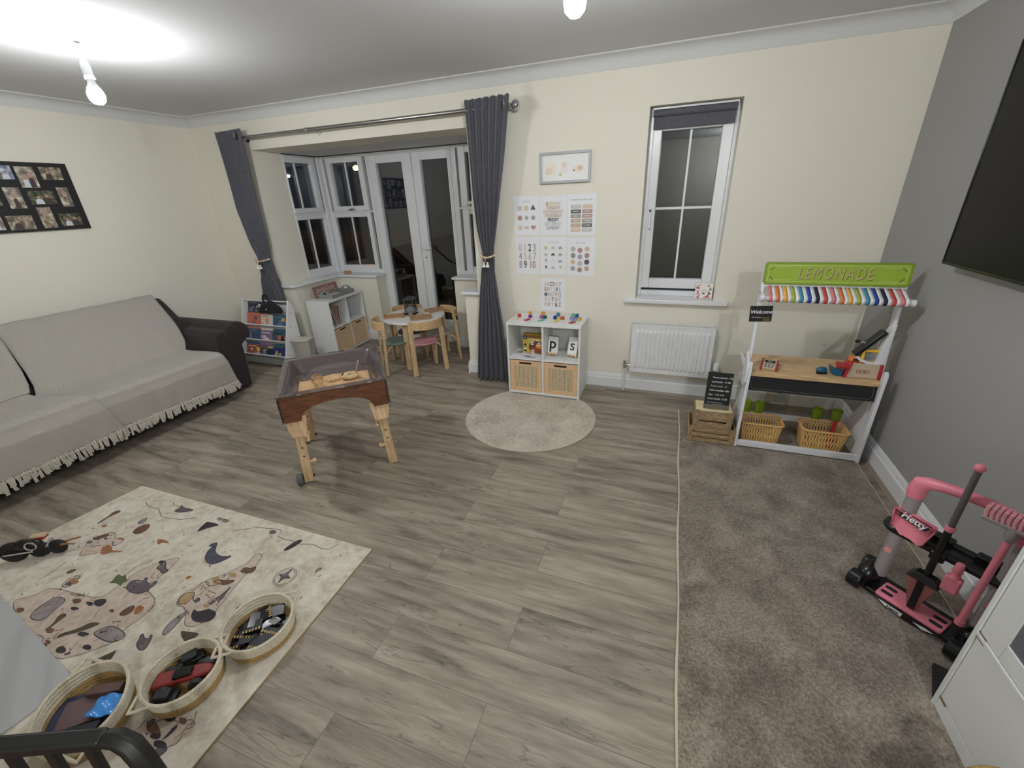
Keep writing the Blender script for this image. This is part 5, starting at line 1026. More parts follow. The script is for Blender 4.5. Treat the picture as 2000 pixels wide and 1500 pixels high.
b = B(M_black); b.prism(rrect(-.075, .30, .016, .105, .03), .290, .306); b.tube([(x, y, .304) for x, y in rrect(-.07, .295, .020, .10, .035, 5)], .016, 10, True); b.box(.05, .11, .08, .118, .30, .326).box(.17, .24, .08, .118, .30, .326); b.build('tool_shelf', t, bevel=.003)
b = B(M_black); b.box(.082, .124, -.014, .006, .285, .318); b.build('tool_clip', t, bevel=.004)
# dustpan
t2 = thing('dustpan', 'pink toy dustpan lettered Hetty leaning on the trolley shelf at the left', 'dustpan', tw(.004, -.004, .322), AN)
T = fr((0, 0, 0), (1, 0, 0), (0, .30, 1)); M_p2 = mat('pink_dustpan_inner', (206, 112, 132), .4)
out = [(-.058, .012), (-.040, .004), (-.020, -.012), (-.006, -.010), (.020, -.012), (.045, -.022), (.060, -.010), (.078, .075), (.072, .09), (-.060, .105), (-.066, .095)]
b = B(M_pink, T); b.prism(out, -.004, 0); b.build('pan', t2, bevel=.0015); t2.scale = (.88, .88, .88)
b = B(M_p2, T); ins = [(-.050, .018), (.062, .0), (.070, .068), (-.056, .085)]
for (p, q) in (((-.066, .095), (-.058, .012)), ((.078, .075), (.060, -.010))): b.add([(p[0], p[1], 0), (q[0], q[1], 0), (q[0] * 1.0, q[1], .010), (p[0], p[1], .034)], [(0, 1, 2, 3), (3, 2, 1, 0)])
b.add([(-.066, .095, 0), (.078, .075, 0), (.078, .078, .034), (-.066, .098, .034)], [(0, 1, 2, 3)]); b.build('pan_walls', t2, solid=.003)
b = B(M_matt, T @ Matrix.Translation((.006, .078, .024)) @ Matrix.Rotation(-.13, 4, 'Z')); b.prism([(-.050, -.013), (.048, -.016), (.056, .015), (-.052, .015)], 0, .001); b.text('Hetty', .036, .0, .0, .0016, M_paper, .0008, sx=1.05, shear=.1); b.build('lettering', t2)
# mop
t2 = thing('toy_mop', 'toy mop with grey and black stick standing on the pink trolley tray', 'mop', tw(.102, -.016, .0445), AN)
b = B(M_black); b.cyl((.0, 0, .17), (0, .002, .385), .0115, n=16); b.build('lower_stick', t2)
b = B(mat('dark_grey_plastic', (92, 88, 88), .45)); b.cyl((0, .002, .385), (.0, .003, .635), .0098, n=16); b.build('upper_stick', t2)
b = B(M_pink); b.cyl((0, .002, .382), (0, .002, .402), .0145, n=18); b.build('collar', t2, bevel=.002); b = B(M_pink); b.ball((0, .003, .645), .0155, n=16); b.build('end_knob', t2)
M_mopc = mat('dusky_pink_cloth', (150, 90, 86), .9)
b = B(M_mopc); lo, hi = .012, .044; b.add([(-lo, -.012, 0), (lo, -.012, 0), (lo, .012, 0), (-lo, .012, 0), (-hi, -.026, .150), (hi, -.026, .150), (hi, .026, .150), (-hi, .026, .150)], [(3, 2, 1, 0), (4, 5, 6, 7), (0, 1, 5, 4), (1, 2, 6, 5), (2, 3, 7, 6), (3, 0, 4, 7)]); b.build('cloth_head', t2, bevel=.003)
b = B(M_black); b.add([(-.047, -.029, .148), (.047, -.029, .148), (.047, .029, .148), (-.047, .029, .148), (-.028, -.016, .174), (.028, -.016, .174), (.028, .016, .174), (-.028, .016, .174)], [(3, 2, 1, 0), (4, 5, 6, 7), (0, 1, 5, 4), (1, 2, 6, 5), (2, 3, 7, 6), (3, 0, 4, 7)]); b.bar((0, -.027, .150), (0, -.0135, .004), .022, .003, up=(0, -1, 0)); b.build('head_cap', t2, bevel=.004)
# bottle
t2 = thing('toy_spray_bottle', 'small pink toy bottle hanging below the black trolley shelf', 'toy bottle', tw(.164, -.012, .195), AN)
b = B(M_pink); b.prism(rrect(-.022, .024, -.012, .014, .006), 0, .070); b.build('body', t2, bevel=.006); b = B(M_pink); b.lathe([(.018, .068), (.0125, .082), (.0125, .092), (.0145, .097), (.0125, .122), (.010, .130), (0, .131)], n=16); b.build('cap', t2)
# broom, head up
t2 = thing('toy_broom', 'pink toy broom stood upside down at the right of the trolley, grey head up', 'broom', tw(.226, -.020, .104), AN)
b = B(M_pink); b.cyl((0, 0, .0), (.004, .0, .40), .0105, n=16); b.cyl((-.0, 0, -.002), (0, 0, .016), .0145, n=16); b.build('handle', t2)
b = B(M_greyp); b.lathe([(.011, .385), (.014, .39), (.018, .43), (.016, .44)], (.004, 0, 0), 16); b.box(-.070, .075, -.016, .016, .430, .444); b.build('head', t2, bevel=.003)
b = B(mat('pale_pink_bristles', (226, 164, 174), .8))
for k in range(11):
    for j in (-1, 0, 1): x = -.062 + k * .0128; b.tube([(x, j * .010, .444), (x - .003, j * .012, .462), (x - .001, j * .015, .486)], [.0058, .0062, .0052], 6)
b.build('bristles', t2)
# ================================================================ CABINET, SLAB, RING BASKET, TV
t = thing('white_cabinet', 'white cabinet with grey framed window door standing against the grey wall', 'cabinet', (1.375, -2.22, .0135)); CD = XR - .03 - 1.375; CWd = .80; CH = .92
b = B(M_lam); b.box(0, CD, -.014, 0, 0, CH).box(0, CD, -CWd, -CWd + .014, 0, CH).box(.006, CD, -CWd + .014, -.014, .012, .024); b.build('carcass', t, bevel=.001)
b = B(M_lam); b.box(-.004, CD, -CWd - .004, .004, CH, CH + .022); b.build('top', t, bevel=.002)
b = B(M_lam); b.box(.004, .020, -CWd + .015, -.015, 0.0, .048); b.build('plinth', t)
b = B(M_lam); b.box(.004, .022, -CWd + .016, -.016, .054, .338); b.build('drawer_front', t, bevel=.002)
b = B(M_lam); b.box(.0, .02, -CWd + .014, -.014, .342, .352); b.build('shelf_edge', t)
T = fr((.004, -.016, 0), (0, -1, 0), (0, 0, 1)); b = B(M_lam, T); frame_rect(b, 0, CWd - .032, .356, CH - .004, .082, .082, .055, .08, -.018, 0); d = b.build('door', t, bevel=.002)
b = B(mat('mid_grey_panel', (104, 104, 112), .5), T); frame_rect(b, .080, CWd - .112, .409, CH - .082, .03, .03, .05, .03, -.012, -.004); b.build('window_frame', d)
b = B(M_black, T); b.box(.108, CWd - .14, .455, CH - .11, -.012, -.008); b.build('window_pane', d)
M_hg = mat('khaki_gap', (126, 116, 92), .8)
for z in (.050, .338, .354): b = B(M_hg, T); b.box(-.002, .028, z - .005, z + .005, -.006, .0008); b.build('hinge_block', t)
b = B(M_lam); b.box(CD - .006, CD, -CWd + .014, -.014, .024, CH); b.build('back_panel', t)
b = B(mat('black_card', (30, 30, 28), .8), Matrix.Translation((1.384, -2.205, .0135)) @ Matrix.Rotation(math.radians(68), 4, 'Z')); b.box(.0, .135, -.11, 0, 0, .016); one(b, 'flat_panel', 'flat black panel lying on the carpet at the corner of the white cabinet', 'tray', bevel=.002)  # plain thin black panel laid flat
t = thing('rope_basket', 'tan rope basket with a round handle at the foot of the white cabinet', 'basket', (1.25, -2.66, .0135))
b = B(M_jute)
for k in range(9): b.tube([((.105 + .002 * k) * math.cos(a), (.105 + .002 * k) * math.sin(a), .008 + .016 * k) for a in [2 * PI * j / 30 for j in range(30)]], .0085, 7, True)
b.lathe([(0, 0), (.10, 0), (.10, .006), (0, .006)], n=30); b.build('body', t)
b = B(M_jute); b.tube([(.052 * math.cos(a) + .062, .112, .188 + .050 * math.sin(a)) for a in [2 * PI * j / 26 for j in range(26)]], .0085, 8, True); b.build('ring_handle', t)
t = thing('television', 'large black flat television mounted on the grey wall', 'television', (1.62, -.856, 1.204))
T = fr((0, 0, 0), (0, -1, 0), (0, 0, 1)); b = B(M_black, T); TWd, THh = 1.45, .845; b.box(0, TWd, 0, THh, -.042, -.003); frame_rect(b, 0, TWd, 0, THh, .008, .008, .012, .008, -.003, .002); b.build('case', t, bevel=.002)
b = B(mat('tv_screen', (14, 13, 12), .4, spec=.2), T); b.box(.008, TWd - .008, .012, THh - .008, -.003, -.001); b.build('screen', t)
b = B(M_matt, T); b.box(.4, 1.05, .2, .65, -.076, -.042); b.build('wall_mount', t)
# ================================================================ RUGS AND CARPET
M_carpet = mat('taupe_carpet', (136, 124, 111), .98, spec=.05, sheen=.25, bump=(420, .9, .006))
def carpet_nodes(m, c1, c2, c3, s1, s2, W2=.55):
    nt = m.node_tree; N = nt.nodes.new; L_ = nt.links.new; tc = N('ShaderNodeTexCoord'); a = N('ShaderNodeTexNoise'); a.inputs['Scale'].default_value = s1; a.inputs['Detail'].default_value = 4; a.inputs['Distortion'].default_value = .6
    f = N('ShaderNodeTexNoise'); f.inputs['Scale'].default_value = s2; f.inputs['Detail'].default_value = 3; f.inputs['Roughness'].default_value = .7; L_(tc.outputs['Object'], a.inputs[0]); L_(tc.outputs['Object'], f.inputs[0])
    md = N('ShaderNodeMath'); md.operation = 'MULTIPLY_ADD'; md.inputs[1].default_value = W2; L_(f.outputs['Fac'], md.inputs[0]); q = N('ShaderNodeMath'); q.operation = 'MULTIPLY'; q.inputs[1].default_value = 1 - W2; L_(a.outputs['Fac'], q.inputs[0]); L_(q.outputs[0], md.inputs[2])
    r = N('ShaderNodeValToRGB'); e = r.color_ramp.elements; e[0].position = .38; e[0].color = lin(c1) + (1,); e[1].position = .64; e[1].color = lin(c3) + (1,); k = e.new(.5); k.color = lin(c2) + (1,)
    L_(md.outputs[0], r.inputs[0]); L_(r.outputs[0], nt.nodes['Principled BSDF'].inputs['Base Color'])
carpet_nodes(M_carpet, (96, 84, 71), (138, 125, 110), (178, 165, 149), 6, 120, .6)
t = thing('carpet_runner', 'long taupe pile carpet along the grey wall under the stall and trolley', 'carpet', (1.108, -2.2, 0))
b = B(M_carpet); b.box(-.503, .505, -2.2, 1.90, .0, .012); b.build('pile', t, bevel=.004)
b = B(mat('cream_carpet_binding', (206, 192, 170), .9)); b.tube([(-.504 + .004 * math.sin(k * .9), -2.2 + 4.1 * k / 40, .007) for k in range(41)], .0055, 6); b.build('edge_binding', t)
b = B(mat('cream_carpet_binding')); b.tube([(.506, -2.2 + 4.1 * k / 20, .007) for k in range(21)], .0045, 6); b.build('edge_binding', t)
M_round = mat('silver_beige_pile', (188, 178, 162), .95, spec=.08, sheen=.3, bump=(160, .6, .004))
carpet_nodes(M_round, (160, 149, 134), (188, 178, 162), (206, 198, 184), 5, 60)
t = thing('round_rug', 'round pale beige plush rug in front of the cube shelf under the posters', 'rug', (-.48, -.71, 0))
b = B(M_round); b.lathe([(0, 0), (.492, 0), (.499, .003), (.496, .0058), (.48, .006), (0, .006)], n=96); b.build('pile', t)
b = B(mat('beige_rug_edge', (196, 186, 168), .9)); b.tube([(.497 * math.cos(a), .497 * math.sin(a), .004) for a in [2 * PI * k / 96 for k in range(96)]], .004, 6, True); b.build('edge_binding', t)
M_map = mat('cream_map_pile', (206, 198, 182), .95, spec=.06, sheen=.15, bump=(260, .35, .003))
carpet_nodes(M_map, (184, 174, 156), (206, 198, 182), (218, 211, 197), 6, 26)
PRC = dict(land=(198, 182, 168), slate=(108, 100, 104), dark=(74, 68, 72), bark=(118, 90, 76), mist=(150, 140, 138), rust=(160, 114, 84), green=(98, 108, 78), moss=(92, 86, 72), tan=(176, 148, 112), whale=(88, 88, 100))
RUG=[(0,'land',[(-2.195,-3.003),(-2.124,-2.955),(-2.105,-2.891),(-1.934,-2.878),(-1.786,-2.858),(-1.814,-2.751),(-1.784,-2.647),(-1.713,-2.584),(-1.686,-2.582),(-1.668,-2.673),(-1.655,-2.758),(-1.576,-2.775),(-1.536,-2.789),(-1.507,-2.857),(-1.525,-2.923),(-1.494,-2.959),(-1.526,-3.003),(-1.577,-3.052),(-1.64,-3.094),(-1.872,-3.062)]),(0,'land',[(-2.214,-2.737),(-2.261,-2.688),(-2.289,-2.641),(-2.274,-2.607),(-2.246,-2.569),(-2.202,-2.578),(-2.177,-2.599),(-2.124,-2.582),(-2.102,-2.598),(-2.107,-2.627),(-2.13,-2.646),(-2.13,-2.689),(-2.182,-2.721)]),(0,'land',[(-1.446,-2.764),(-1.466,-2.718),(-1.443,-2.685),(-1.437,-2.639),(-1.406,-2.606),(-1.374,-2.573),(-1.354,-2.528),(-1.337,-2.513),(-1.347,-2.436),(-1.312,-2.435),(-1.288,-2.478),(-1.273,-2.521),(-1.285,-2.548),(-1.272,-2.598),(-1.263,-2.651),(-1.246,-2.69),(-1.243,-2.717),(-1.227,-2.75),(-1.241,-2.813),(-1.278,-2.826),(-1.304,-2.824),(-1.334,-2.797),(-1.387,-2.765),(-1.42,-2.772)]),(0,'land',[(-1.074,-3.166),(-1.066,-3.139),(-1.07,-3.106),(-1.039,-3.078),(-0.959,-3.081),(-0.936,-3.065),(-0.909,-3.056),(-0.887,-3.071),(-0.918,-3.09),(-0.901,-3.104),(-0.896,-3.124),(-0.918,-3.138),(-0.926,-3.182),(-0.991,-3.174)]),(0,'land',[(-2.069,-2.876),(-2.082,-2.836),(-2.062,-2.801),(-2.023,-2.835),(-2.017,-2.873)]),(1,'slate',[(-2.092,-2.352),(-2.084,-2.319),(-2.103,-2.297),(-2.068,-2.314),(-1.98,-2.306),(-1.997,-2.325),(-2.048,-2.351)]),(1,'dark',[(-1.797,-2.42),(-1.809,-2.388),(-1.816,-2.352),(-1.797,-2.353),(-1.762,-2.348),(-1.716,-2.352),(-1.745,-2.373),(-1.769,-2.399),(-1.782,-2.424)]),(1,'bark',[(-2.125,-2.542),(-2.146,-2.519),(-2.142,-2.487),(-2.11,-2.467),(-2.082,-2.486),(-2.072,-2.513),(-2.083,-2.54)]),(1,'mist',[(-2.185,-2.485),(-2.195,-2.463),(-2.183,-2.433),(-2.161,-2.452),(-2.156,-2.479)]),(1,'bark',[(-2.402,-2.563),(-2.412,-2.535),(-2.414,-2.496),(-2.431,-2.468),(-2.411,-2.445),(-2.388,-2.451),(-2.399,-2.478),(-2.403,-2.506),(-2.397,-2.542)]),(1,'rust',[(-2.357,-2.567),(-2.362,-2.55),(-2.332,-2.544),(-2.324,-2.563)]),(1,'rust',[(-2.127,-2.69),(-2.172,-2.654),(-2.146,-2.651),(-2.114,-2.64),(-2.09,-2.66),(-2.043,-2.645),(-2.008,-2.649),(-2.038,-2.651),(-2.08,-2.672),(-2.099,-2.692)]),(1,'bark',[(-2.298,-2.638),(-2.279,-2.615),(-2.259,-2.594),(-2.229,-2.592),(-2.233,-2.611),(-2.26,-2.631)]),(1,'rust',[(-1.929,-2.545),(-1.942,-2.524),(-1.86,-2.523),(-1.853,-2.535),(-1.896,-2.538),(-1.889,-2.557)]),(1,'green',[(-1.864,-2.796),(-1.861,-2.777),(-1.879,-2.755),(-1.874,-2.742),(-1.844,-2.749),(-1.844,-2.73),(-1.816,-2.749),(-1.785,-2.757),(-1.801,-2.767),(-1.785,-2.788),(-1.825,-2.779)]),(1,'rust',[(-1.54,-2.659),(-1.545,-2.647),(-1.526,-2.638),(-1.516,-2.649),(-1.522,-2.662)]),(1,'slate',[(-1.758,-2.783),(-1.776,-2.749),(-1.749,-2.736),(-1.714,-2.734),(-1.732,-2.717),(-1.709,-2.714),(-1.704,-2.73),(-1.661,-2.736),(-1.665,-2.718),(-1.643,-2.711),(-1.638,-2.757),(-1.646,-2.781),(-1.683,-2.793),(-1.726,-2.79)]),(1,'slate',[(-1.741,-2.664),(-1.748,-2.632),(-1.72,-2.642),(-1.741,-2.614),(-1.697,-2.649),(-1.661,-2.652),(-1.672,-2.679),(-1.709,-2.663)]),(1,'mist',[(-1.979,-3.022),(-2.011,-2.998),(-2.018,-2.949),(-2.012,-2.914),(-1.937,-2.91),(-1.928,-2.963),(-1.905,-3.009)]),(1,'dark',[(-1.796,-2.888),(-1.818,-2.871),(-1.777,-2.849),(-1.75,-2.86),(-1.747,-2.888)]),(1,'bark',[(-1.624,-2.885),(-1.632,-2.858),(-1.612,-2.827),(-1.582,-2.856),(-1.594,-2.879)]),(1,'rust',[(-1.574,-2.861),(-1.599,-2.823),(-1.549,-2.822),(-1.546,-2.86)]),(1,'moss',[(-1.751,-3.041),(-1.762,-3.019),(-1.737,-3.0),(-1.712,-2.974),(-1.701,-2.945),(-1.648,-2.931),(-1.664,-2.958),(-1.697,-2.994),(-1.728,-3.014)]),(1,'mist',[(-1.631,-2.975),(-1.623,-2.955),(-1.603,-2.93),(-1.56,-2.923),(-1.49,-2.932),(-1.48,-2.949),(-1.503,-2.973),(-1.551,-2.979)]),(1,'slate',[(-1.406,-2.944),(-1.416,-2.924),(-1.431,-2.915),(-1.423,-2.906),(-1.401,-2.919),(-1.379,-2.915),(-1.392,-2.899),(-1.376,-2.9),(-1.354,-2.93),(-1.342,-2.952),(-1.369,-2.958)]),(1,'moss',[(-1.475,-3.074),(-1.485,-3.059),(-1.487,-3.036),(-1.456,-2.994),(-1.452,-2.983),(-1.425,-3.021),(-1.422,-3.05),(-1.444,-3.075)]),(2,'tan',[(-1.472,-3.036),(-1.471,-3.027),(-1.423,-3.032),(-1.427,-3.04)]),(1,'bark',[(-1.846,-3.033),(-1.846,-3.0),(-1.872,-2.975),(-1.871,-2.958),(-1.842,-2.958),(-1.842,-2.977),(-1.839,-2.998),(-1.834,-3.025)]),(1,'bark',[(-1.63,-3.068),(-1.632,-3.062),(-1.617,-3.052),(-1.613,-3.059)]),(1,'bark',[(-2.129,-2.825),(-2.142,-2.813),(-2.121,-2.787),(-2.107,-2.806)]),(1,'whale',[(-1.582,-2.535),(-1.607,-2.493),(-1.596,-2.476),(-1.638,-2.48),(-1.614,-2.443),(-1.585,-2.472),(-1.568,-2.493),(-1.525,-2.51),(-1.481,-2.505),(-1.451,-2.486),(-1.458,-2.513),(-1.476,-2.542),(-1.5,-2.562),(-1.543,-2.558)]),(1,'slate',[(-1.137,-2.503),(-1.107,-2.497),(-1.093,-2.453),(-1.093,-2.495),(-1.055,-2.504),(-1.092,-2.508),(-1.094,-2.551),(-1.105,-2.509)]),(1,'dark',[(-1.234,-2.385),(-1.234,-2.354),(-1.219,-2.303),(-1.187,-2.293),(-1.194,-2.341),(-1.214,-2.379)]),(1,'slate',[(-1.414,-2.304),(-1.404,-2.29),(-1.366,-2.295),(-1.39,-2.32)]),(1,'mist',[(-0.974,-2.448),(-0.985,-2.418),(-0.96,-2.407),(-0.969,-2.424)]),(1,'dark',[(-1.315,-2.791),(-1.34,-2.757),(-1.308,-2.766),(-1.287,-2.747),(-1.271,-2.738),(-1.225,-2.738),(-1.206,-2.766),(-1.227,-2.791),(-1.274,-2.803)]),(1,'bark',[(-1.399,-2.626),(-1.379,-2.615),(-1.34,-2.607),(-1.302,-2.59),(-1.3,-2.607),(-1.329,-2.63),(-1.372,-2.631)]),(1,'bark',[(-1.329,-2.549),(-1.321,-2.518),(-1.295,-2.523),(-1.279,-2.499),(-1.262,-2.518),(-1.267,-2.538),(-1.296,-2.547)]),(1,'tan',[(-1.443,-2.763),(-1.462,-2.72),(-1.417,-2.693),(-1.392,-2.734),(-1.408,-2.764)]),(1,'mist',[(-1.35,-2.885),(-1.373,-2.843),(-1.364,-2.796),(-1.355,-2.766),(-1.338,-2.817),(-1.325,-2.88)]),(1,'slate',[(-1.299,-2.72),(-1.3,-2.692),(-1.288,-2.676),(-1.289,-2.612),(-1.271,-2.674),(-1.265,-2.701),(-1.285,-2.675),(-1.28,-2.722)]),(1,'moss',[(-1.291,-2.848),(-1.263,-2.842),(-1.217,-2.833),(-1.201,-2.832),(-1.199,-2.855),(-1.21,-2.878),(-1.254,-2.867)]),(1,'slate',[(-1.162,-2.702),(-1.158,-2.687),(-1.138,-2.681),(-1.139,-2.698)]),(1,'slate',[(-1.366,-2.742),(-1.382,-2.711),(-1.349,-2.72)]),(1,'dark',[(-0.953,-3.136),(-0.955,-3.123),(-0.957,-3.087),(-0.943,-3.086),(-0.941,-3.11)]),(1,'slate',[(-0.932,-3.182),(-0.941,-3.167),(-0.945,-3.145),(-0.926,-3.141),(-0.908,-3.142),(-0.914,-3.161),(-0.914,-3.181)]),(1,'slate',[(-1.039,-3.127),(-1.059,-3.109),(-1.039,-3.096),(-1.035,-3.115)]),(1,'dark',[(-1.919,-3.05),(-1.916,-3.047),(-1.904,-3.05),(-1.91,-3.052)]),(1,'dark',[(-1.897,-3.053),(-1.893,-3.05),(-1.882,-3.053),(-1.888,-3.056)])]
RUGL=[[(-2.339,-2.349),(-2.287,-2.368),(-2.194,-2.367),(-2.117,-2.403),(-2.054,-2.402),(-1.979,-2.388),(-1.902,-2.348)],[(-1.609,-2.358),(-1.534,-2.32),(-1.522,-2.302),(-1.437,-2.289),(-1.368,-2.275),(-1.342,-2.288),(-1.343,-2.316),(-1.284,-2.324),(-1.242,-2.317),(-1.181,-2.323),(-1.121,-2.304),(-1.053,-2.314),(-1.02,-2.307),(-0.994,-2.264)],[(-1.969,-2.887),(-1.941,-2.886),(-1.939,-2.873),(-1.927,-2.89),(-1.901,-2.877),(-1.908,-2.863),(-1.879,-2.883),(-1.887,-2.856)],[(-2.22,-2.89),(-2.21,-2.863),(-2.215,-2.832),(-2.224,-2.781)],[(-1.838,-2.733),(-1.847,-2.688),(-1.812,-2.637)],[(-1.844,-3.053),(-1.823,-3.05),(-1.801,-3.053),(-1.788,-3.065)],[(-1.404,-2.68),(-1.422,-2.66),(-1.388,-2.671),(-1.387,-2.653)],[(-1.359,-2.699),(-1.356,-2.69),(-1.32,-2.699)],[(-2.175,-2.298),(-2.141,-2.316),(-2.087,-2.312)],[(-1.37,-2.673),(-1.345,-2.674),(-1.317,-2.673)]]
def printed(n): 
    c = PRC[n]; return mat('rug_print_' + n, c, .95, spec=.05, noise=(38, .18), bump=(260, .35, .003))
t = thing('map_rug', 'cream world map rug printed with animals, bottom left of the room', 'rug', (-1.7, -3.0, 0)); OXR, OYR = -1.7, -3.0
RW = .006
b = B(M_map); q = [(-2.541, -2.248), (-.811, -2.237), (-.763, -4.05), (-2.76, -4.05)]; q = [(x - OXR, y - OYR) for x, y in q]; b.prism(q, 0, RW)
ink = mat('rug_print_outline', (122, 108, 104), .95)
for pts in RUGL: b.ribbon([(x - OXR, y - OYR) for x, y in pts], .0042, RW + .0007, ink)
cx, cy = -1.094 - OXR, -2.504 - OYR
for r in (.050, .043): b.ribbon([(cx + r * math.cos(a), cy + r * math.sin(a)) for a in [2 * PI * k / 32 for k in range(33)]], .003, RW + .0007, ink)
b.T = Matrix.Translation((-1.74 - OXR, -2.318 - OYR, 0)) @ Matrix.Rotation(PI, 4, 'Z'); b.text('Alaska', .034, 0, 0, RW + .0008, printed('dark'), .0005, shear=.2)
b.T = Matrix(); rnd = random.Random(11)
for k in range(70):
    x, y = rnd.uniform(-2.5, -.9), rnd.uniform(-3.1, -2.3); a = rnd.random() * 3; l_ = rnd.uniform(.008, .02)
    b.ribbon([(x - OXR, y - OYR), (x - OXR + l_ * math.cos(a), y - OYR + l_ * math.sin(a))], .004, RW + .00075, printed(('mist', 'slate', 'bark')[k % 3]))
def chaikin(p):
    for _ in range(2):
        q_ = []
        for (a, c) in zip(p, p[1:] + p[:1]): q_ += [(a[0] * .75 + c[0] * .25, a[1] * .75 + c[1] * .25), (a[0] * .25 + c[0] * .75, a[1] * .25 + c[1] * .75)]
        p = q_
    return p
def inside(p, x, y):
    r_ = False
    for (x0, y0), (x1, y1) in zip(p, p[1:] + p[:1]):
        if (y0 > y) != (y1 > y) and x < (x1 - x0) * (y - y0) / (y1 - y0) + x0: r_ = not r_
    return r_
for n_, (lay, c, pts) in enumerate(RUG):
    pp = chaikin([(x - OXR, y - OYR) for x, y in pts]); m = printed(c); b.poly(pp, RW + .0004 + .0006 * lay, m)
    xs, ys = [p[0] for p in pp], [p[1] for p in pp]; area = (max(xs) - min(xs)) * (max(ys) - min(ys))
    if lay == 0: b.ribbon(pp + [pp[0]], .0034, RW + .0007, ink)
    elif c in ('mist', 'slate', 'tan', 'bark', 'whale'): b.ribbon(pp + [pp[0]], .003, RW + .0013, printed('dark'))
    if lay == 0 or (area > .004 and c in ('mist', 'slate', 'tan', 'whale')):
        for k in range(int(min(80, 8 + area * 330)) if lay == 0 else 7):
            x, y = rnd.uniform(min(xs), max(xs)), rnd.uniform(min(ys), max(ys))
            if not inside(pp, x, y): continue
            a = rnd.random() * 3.2; s_ = rnd.uniform(.012, .034) if lay == 0 else .012; m2 = printed(('bark', 'slate', 'mist', 'dark', 'rust', 'tan')[(k + n_) % 6])
            if k % 3 == 0: b.poly(chaikin([(x + s_ * rnd.uniform(.5, 1.1) * math.cos(a + j * 1.05) * (1 if j % 3 else 1.3), y + s_ * rnd.uniform(.25, .55) * math.sin(a + j * 1.05)) for j in range(6)]), RW + .0008 + .00002 * k, m2) if lay == 0 else None
            else: b.ribbon([(x + s_ * (j - 1.5) * .6 * math.cos(a) + .006 * math.sin(j * 2 + k), y + s_ * (j - 1.5) * .6 * math.sin(a) + .006 * math.cos(j * 2.4)) for j in range(4)], .0042, RW + (.0016 if lay else .00085), m2)
b.keep = True; b.build('printed_pile', t)
b = B(mat('tan_rug_edge', (168, 140, 98), .9)); b.tube([(x, y, .003) for x, y in q], .0035, 6, True); b.build('edge_stitching', t)
# ================================================================ ROPE BASKETS ON THE RUG
def basket(label, x, y, r, h, ang, sx=1.):
    t = thing('rope_basket', label, 'basket', (x, y, RW + .001), ang, 'cream rope baskets on the map rug')
    n = max(5, int(h / .011)); b = B(M_rope); b2 = B(M_jute)
    for k in range(n):
        z = .006 + (h - .008) * k / (n - 1); rr = r * (.93 + .07 * k / (n - 1)); pts = [(rr * sx * math.cos(a), rr / sx * math.sin(a), z + .0015 * math.sin(3 * a + k)) for a in [2 * PI * j / 40 for j in range(40)]]
        (b if k >= n - 4 else b2).tube(pts, .0062, 7, True)
    b2.lathe([(0, .0), (r * .92, .0), (r * .92, .005), (0, .005)], n=32, sx=sx, sy=1 / sx); b2.build('jute_body', t); b.build('rope_rim', t)
    for s in (1, -1):
        b = B(M_rope); pts = []
        for k in range(13):
            a = -.42 + .84 * k / 12; e = 1 + .36 * (1 - abs(a) / .42) ** 1.2; pts.append((s * r * sx * math.cos(a) * e, r / sx * math.sin(a) * (1 if s > 0 else 1), h - .004 - .012 * (e - 1)))
        b.tube(pts, .0052, 7); b.build('loop_handle', t)
    return t
basket('rope basket furthest along the rug edge, black and gold track pieces inside', -.950, -2.748, .124, .076, math.radians(76))
basket('rope basket in the middle of the three, red and black toy vehicle inside', -1.045, -2.980, .116, .078, math.radians(78))
basket('rope basket nearest the viewer, books and blue packet inside', -1.250, -3.168, .136, .085, 2.62, 1.12)
rnd = random.Random(21); M_gold = mat('gold_track_teeth', (196, 158, 84), .4); M_gl = mat('glossy_black_card', (24, 24, 26), .12)
for k in range(22):
    a, rr = k * 2.4, .078 * math.sqrt((k + .5) / 22); x, y = -.950 + rr * math.cos(a), -2.748 + rr * math.sin(a)
    b = B(M_gl, Matrix.Rotation(rnd.uniform(-.12, .12), 4, 'X')); b.box(-.034, .034, -.024, .024, 0, .006)
    if k % 2 == 0:
        for j in range(6): b.box(-.032 + .0112 * j, -.027 + .0112 * j, -.026, -.016, .0055, .0072, M_gold)
    one(b, 'track_piece', 'black toy track piece with gold teeth heaped in the furthest rope basket', 'toy track', 'track pieces in the rope basket', (x, y, .015 + .0066 * (k % 5)), rnd.random() * 3)
b = B(mat('silver_foil', (214, 216, 220), .15, .9)); b.add([(-.02, -.01, 0), (.02, -.012, .004), (.024, .012, .0), (-.012, .014, .006), (0, 0, .012)], [(0, 1, 4), (1, 2, 4), (2, 3, 4), (3, 0, 4), (3, 2, 1, 0)]); one(b, 'foil_piece', 'crumpled silver foil piece on top of the track pieces', 'toy', None, (-.915, -2.715, .052))
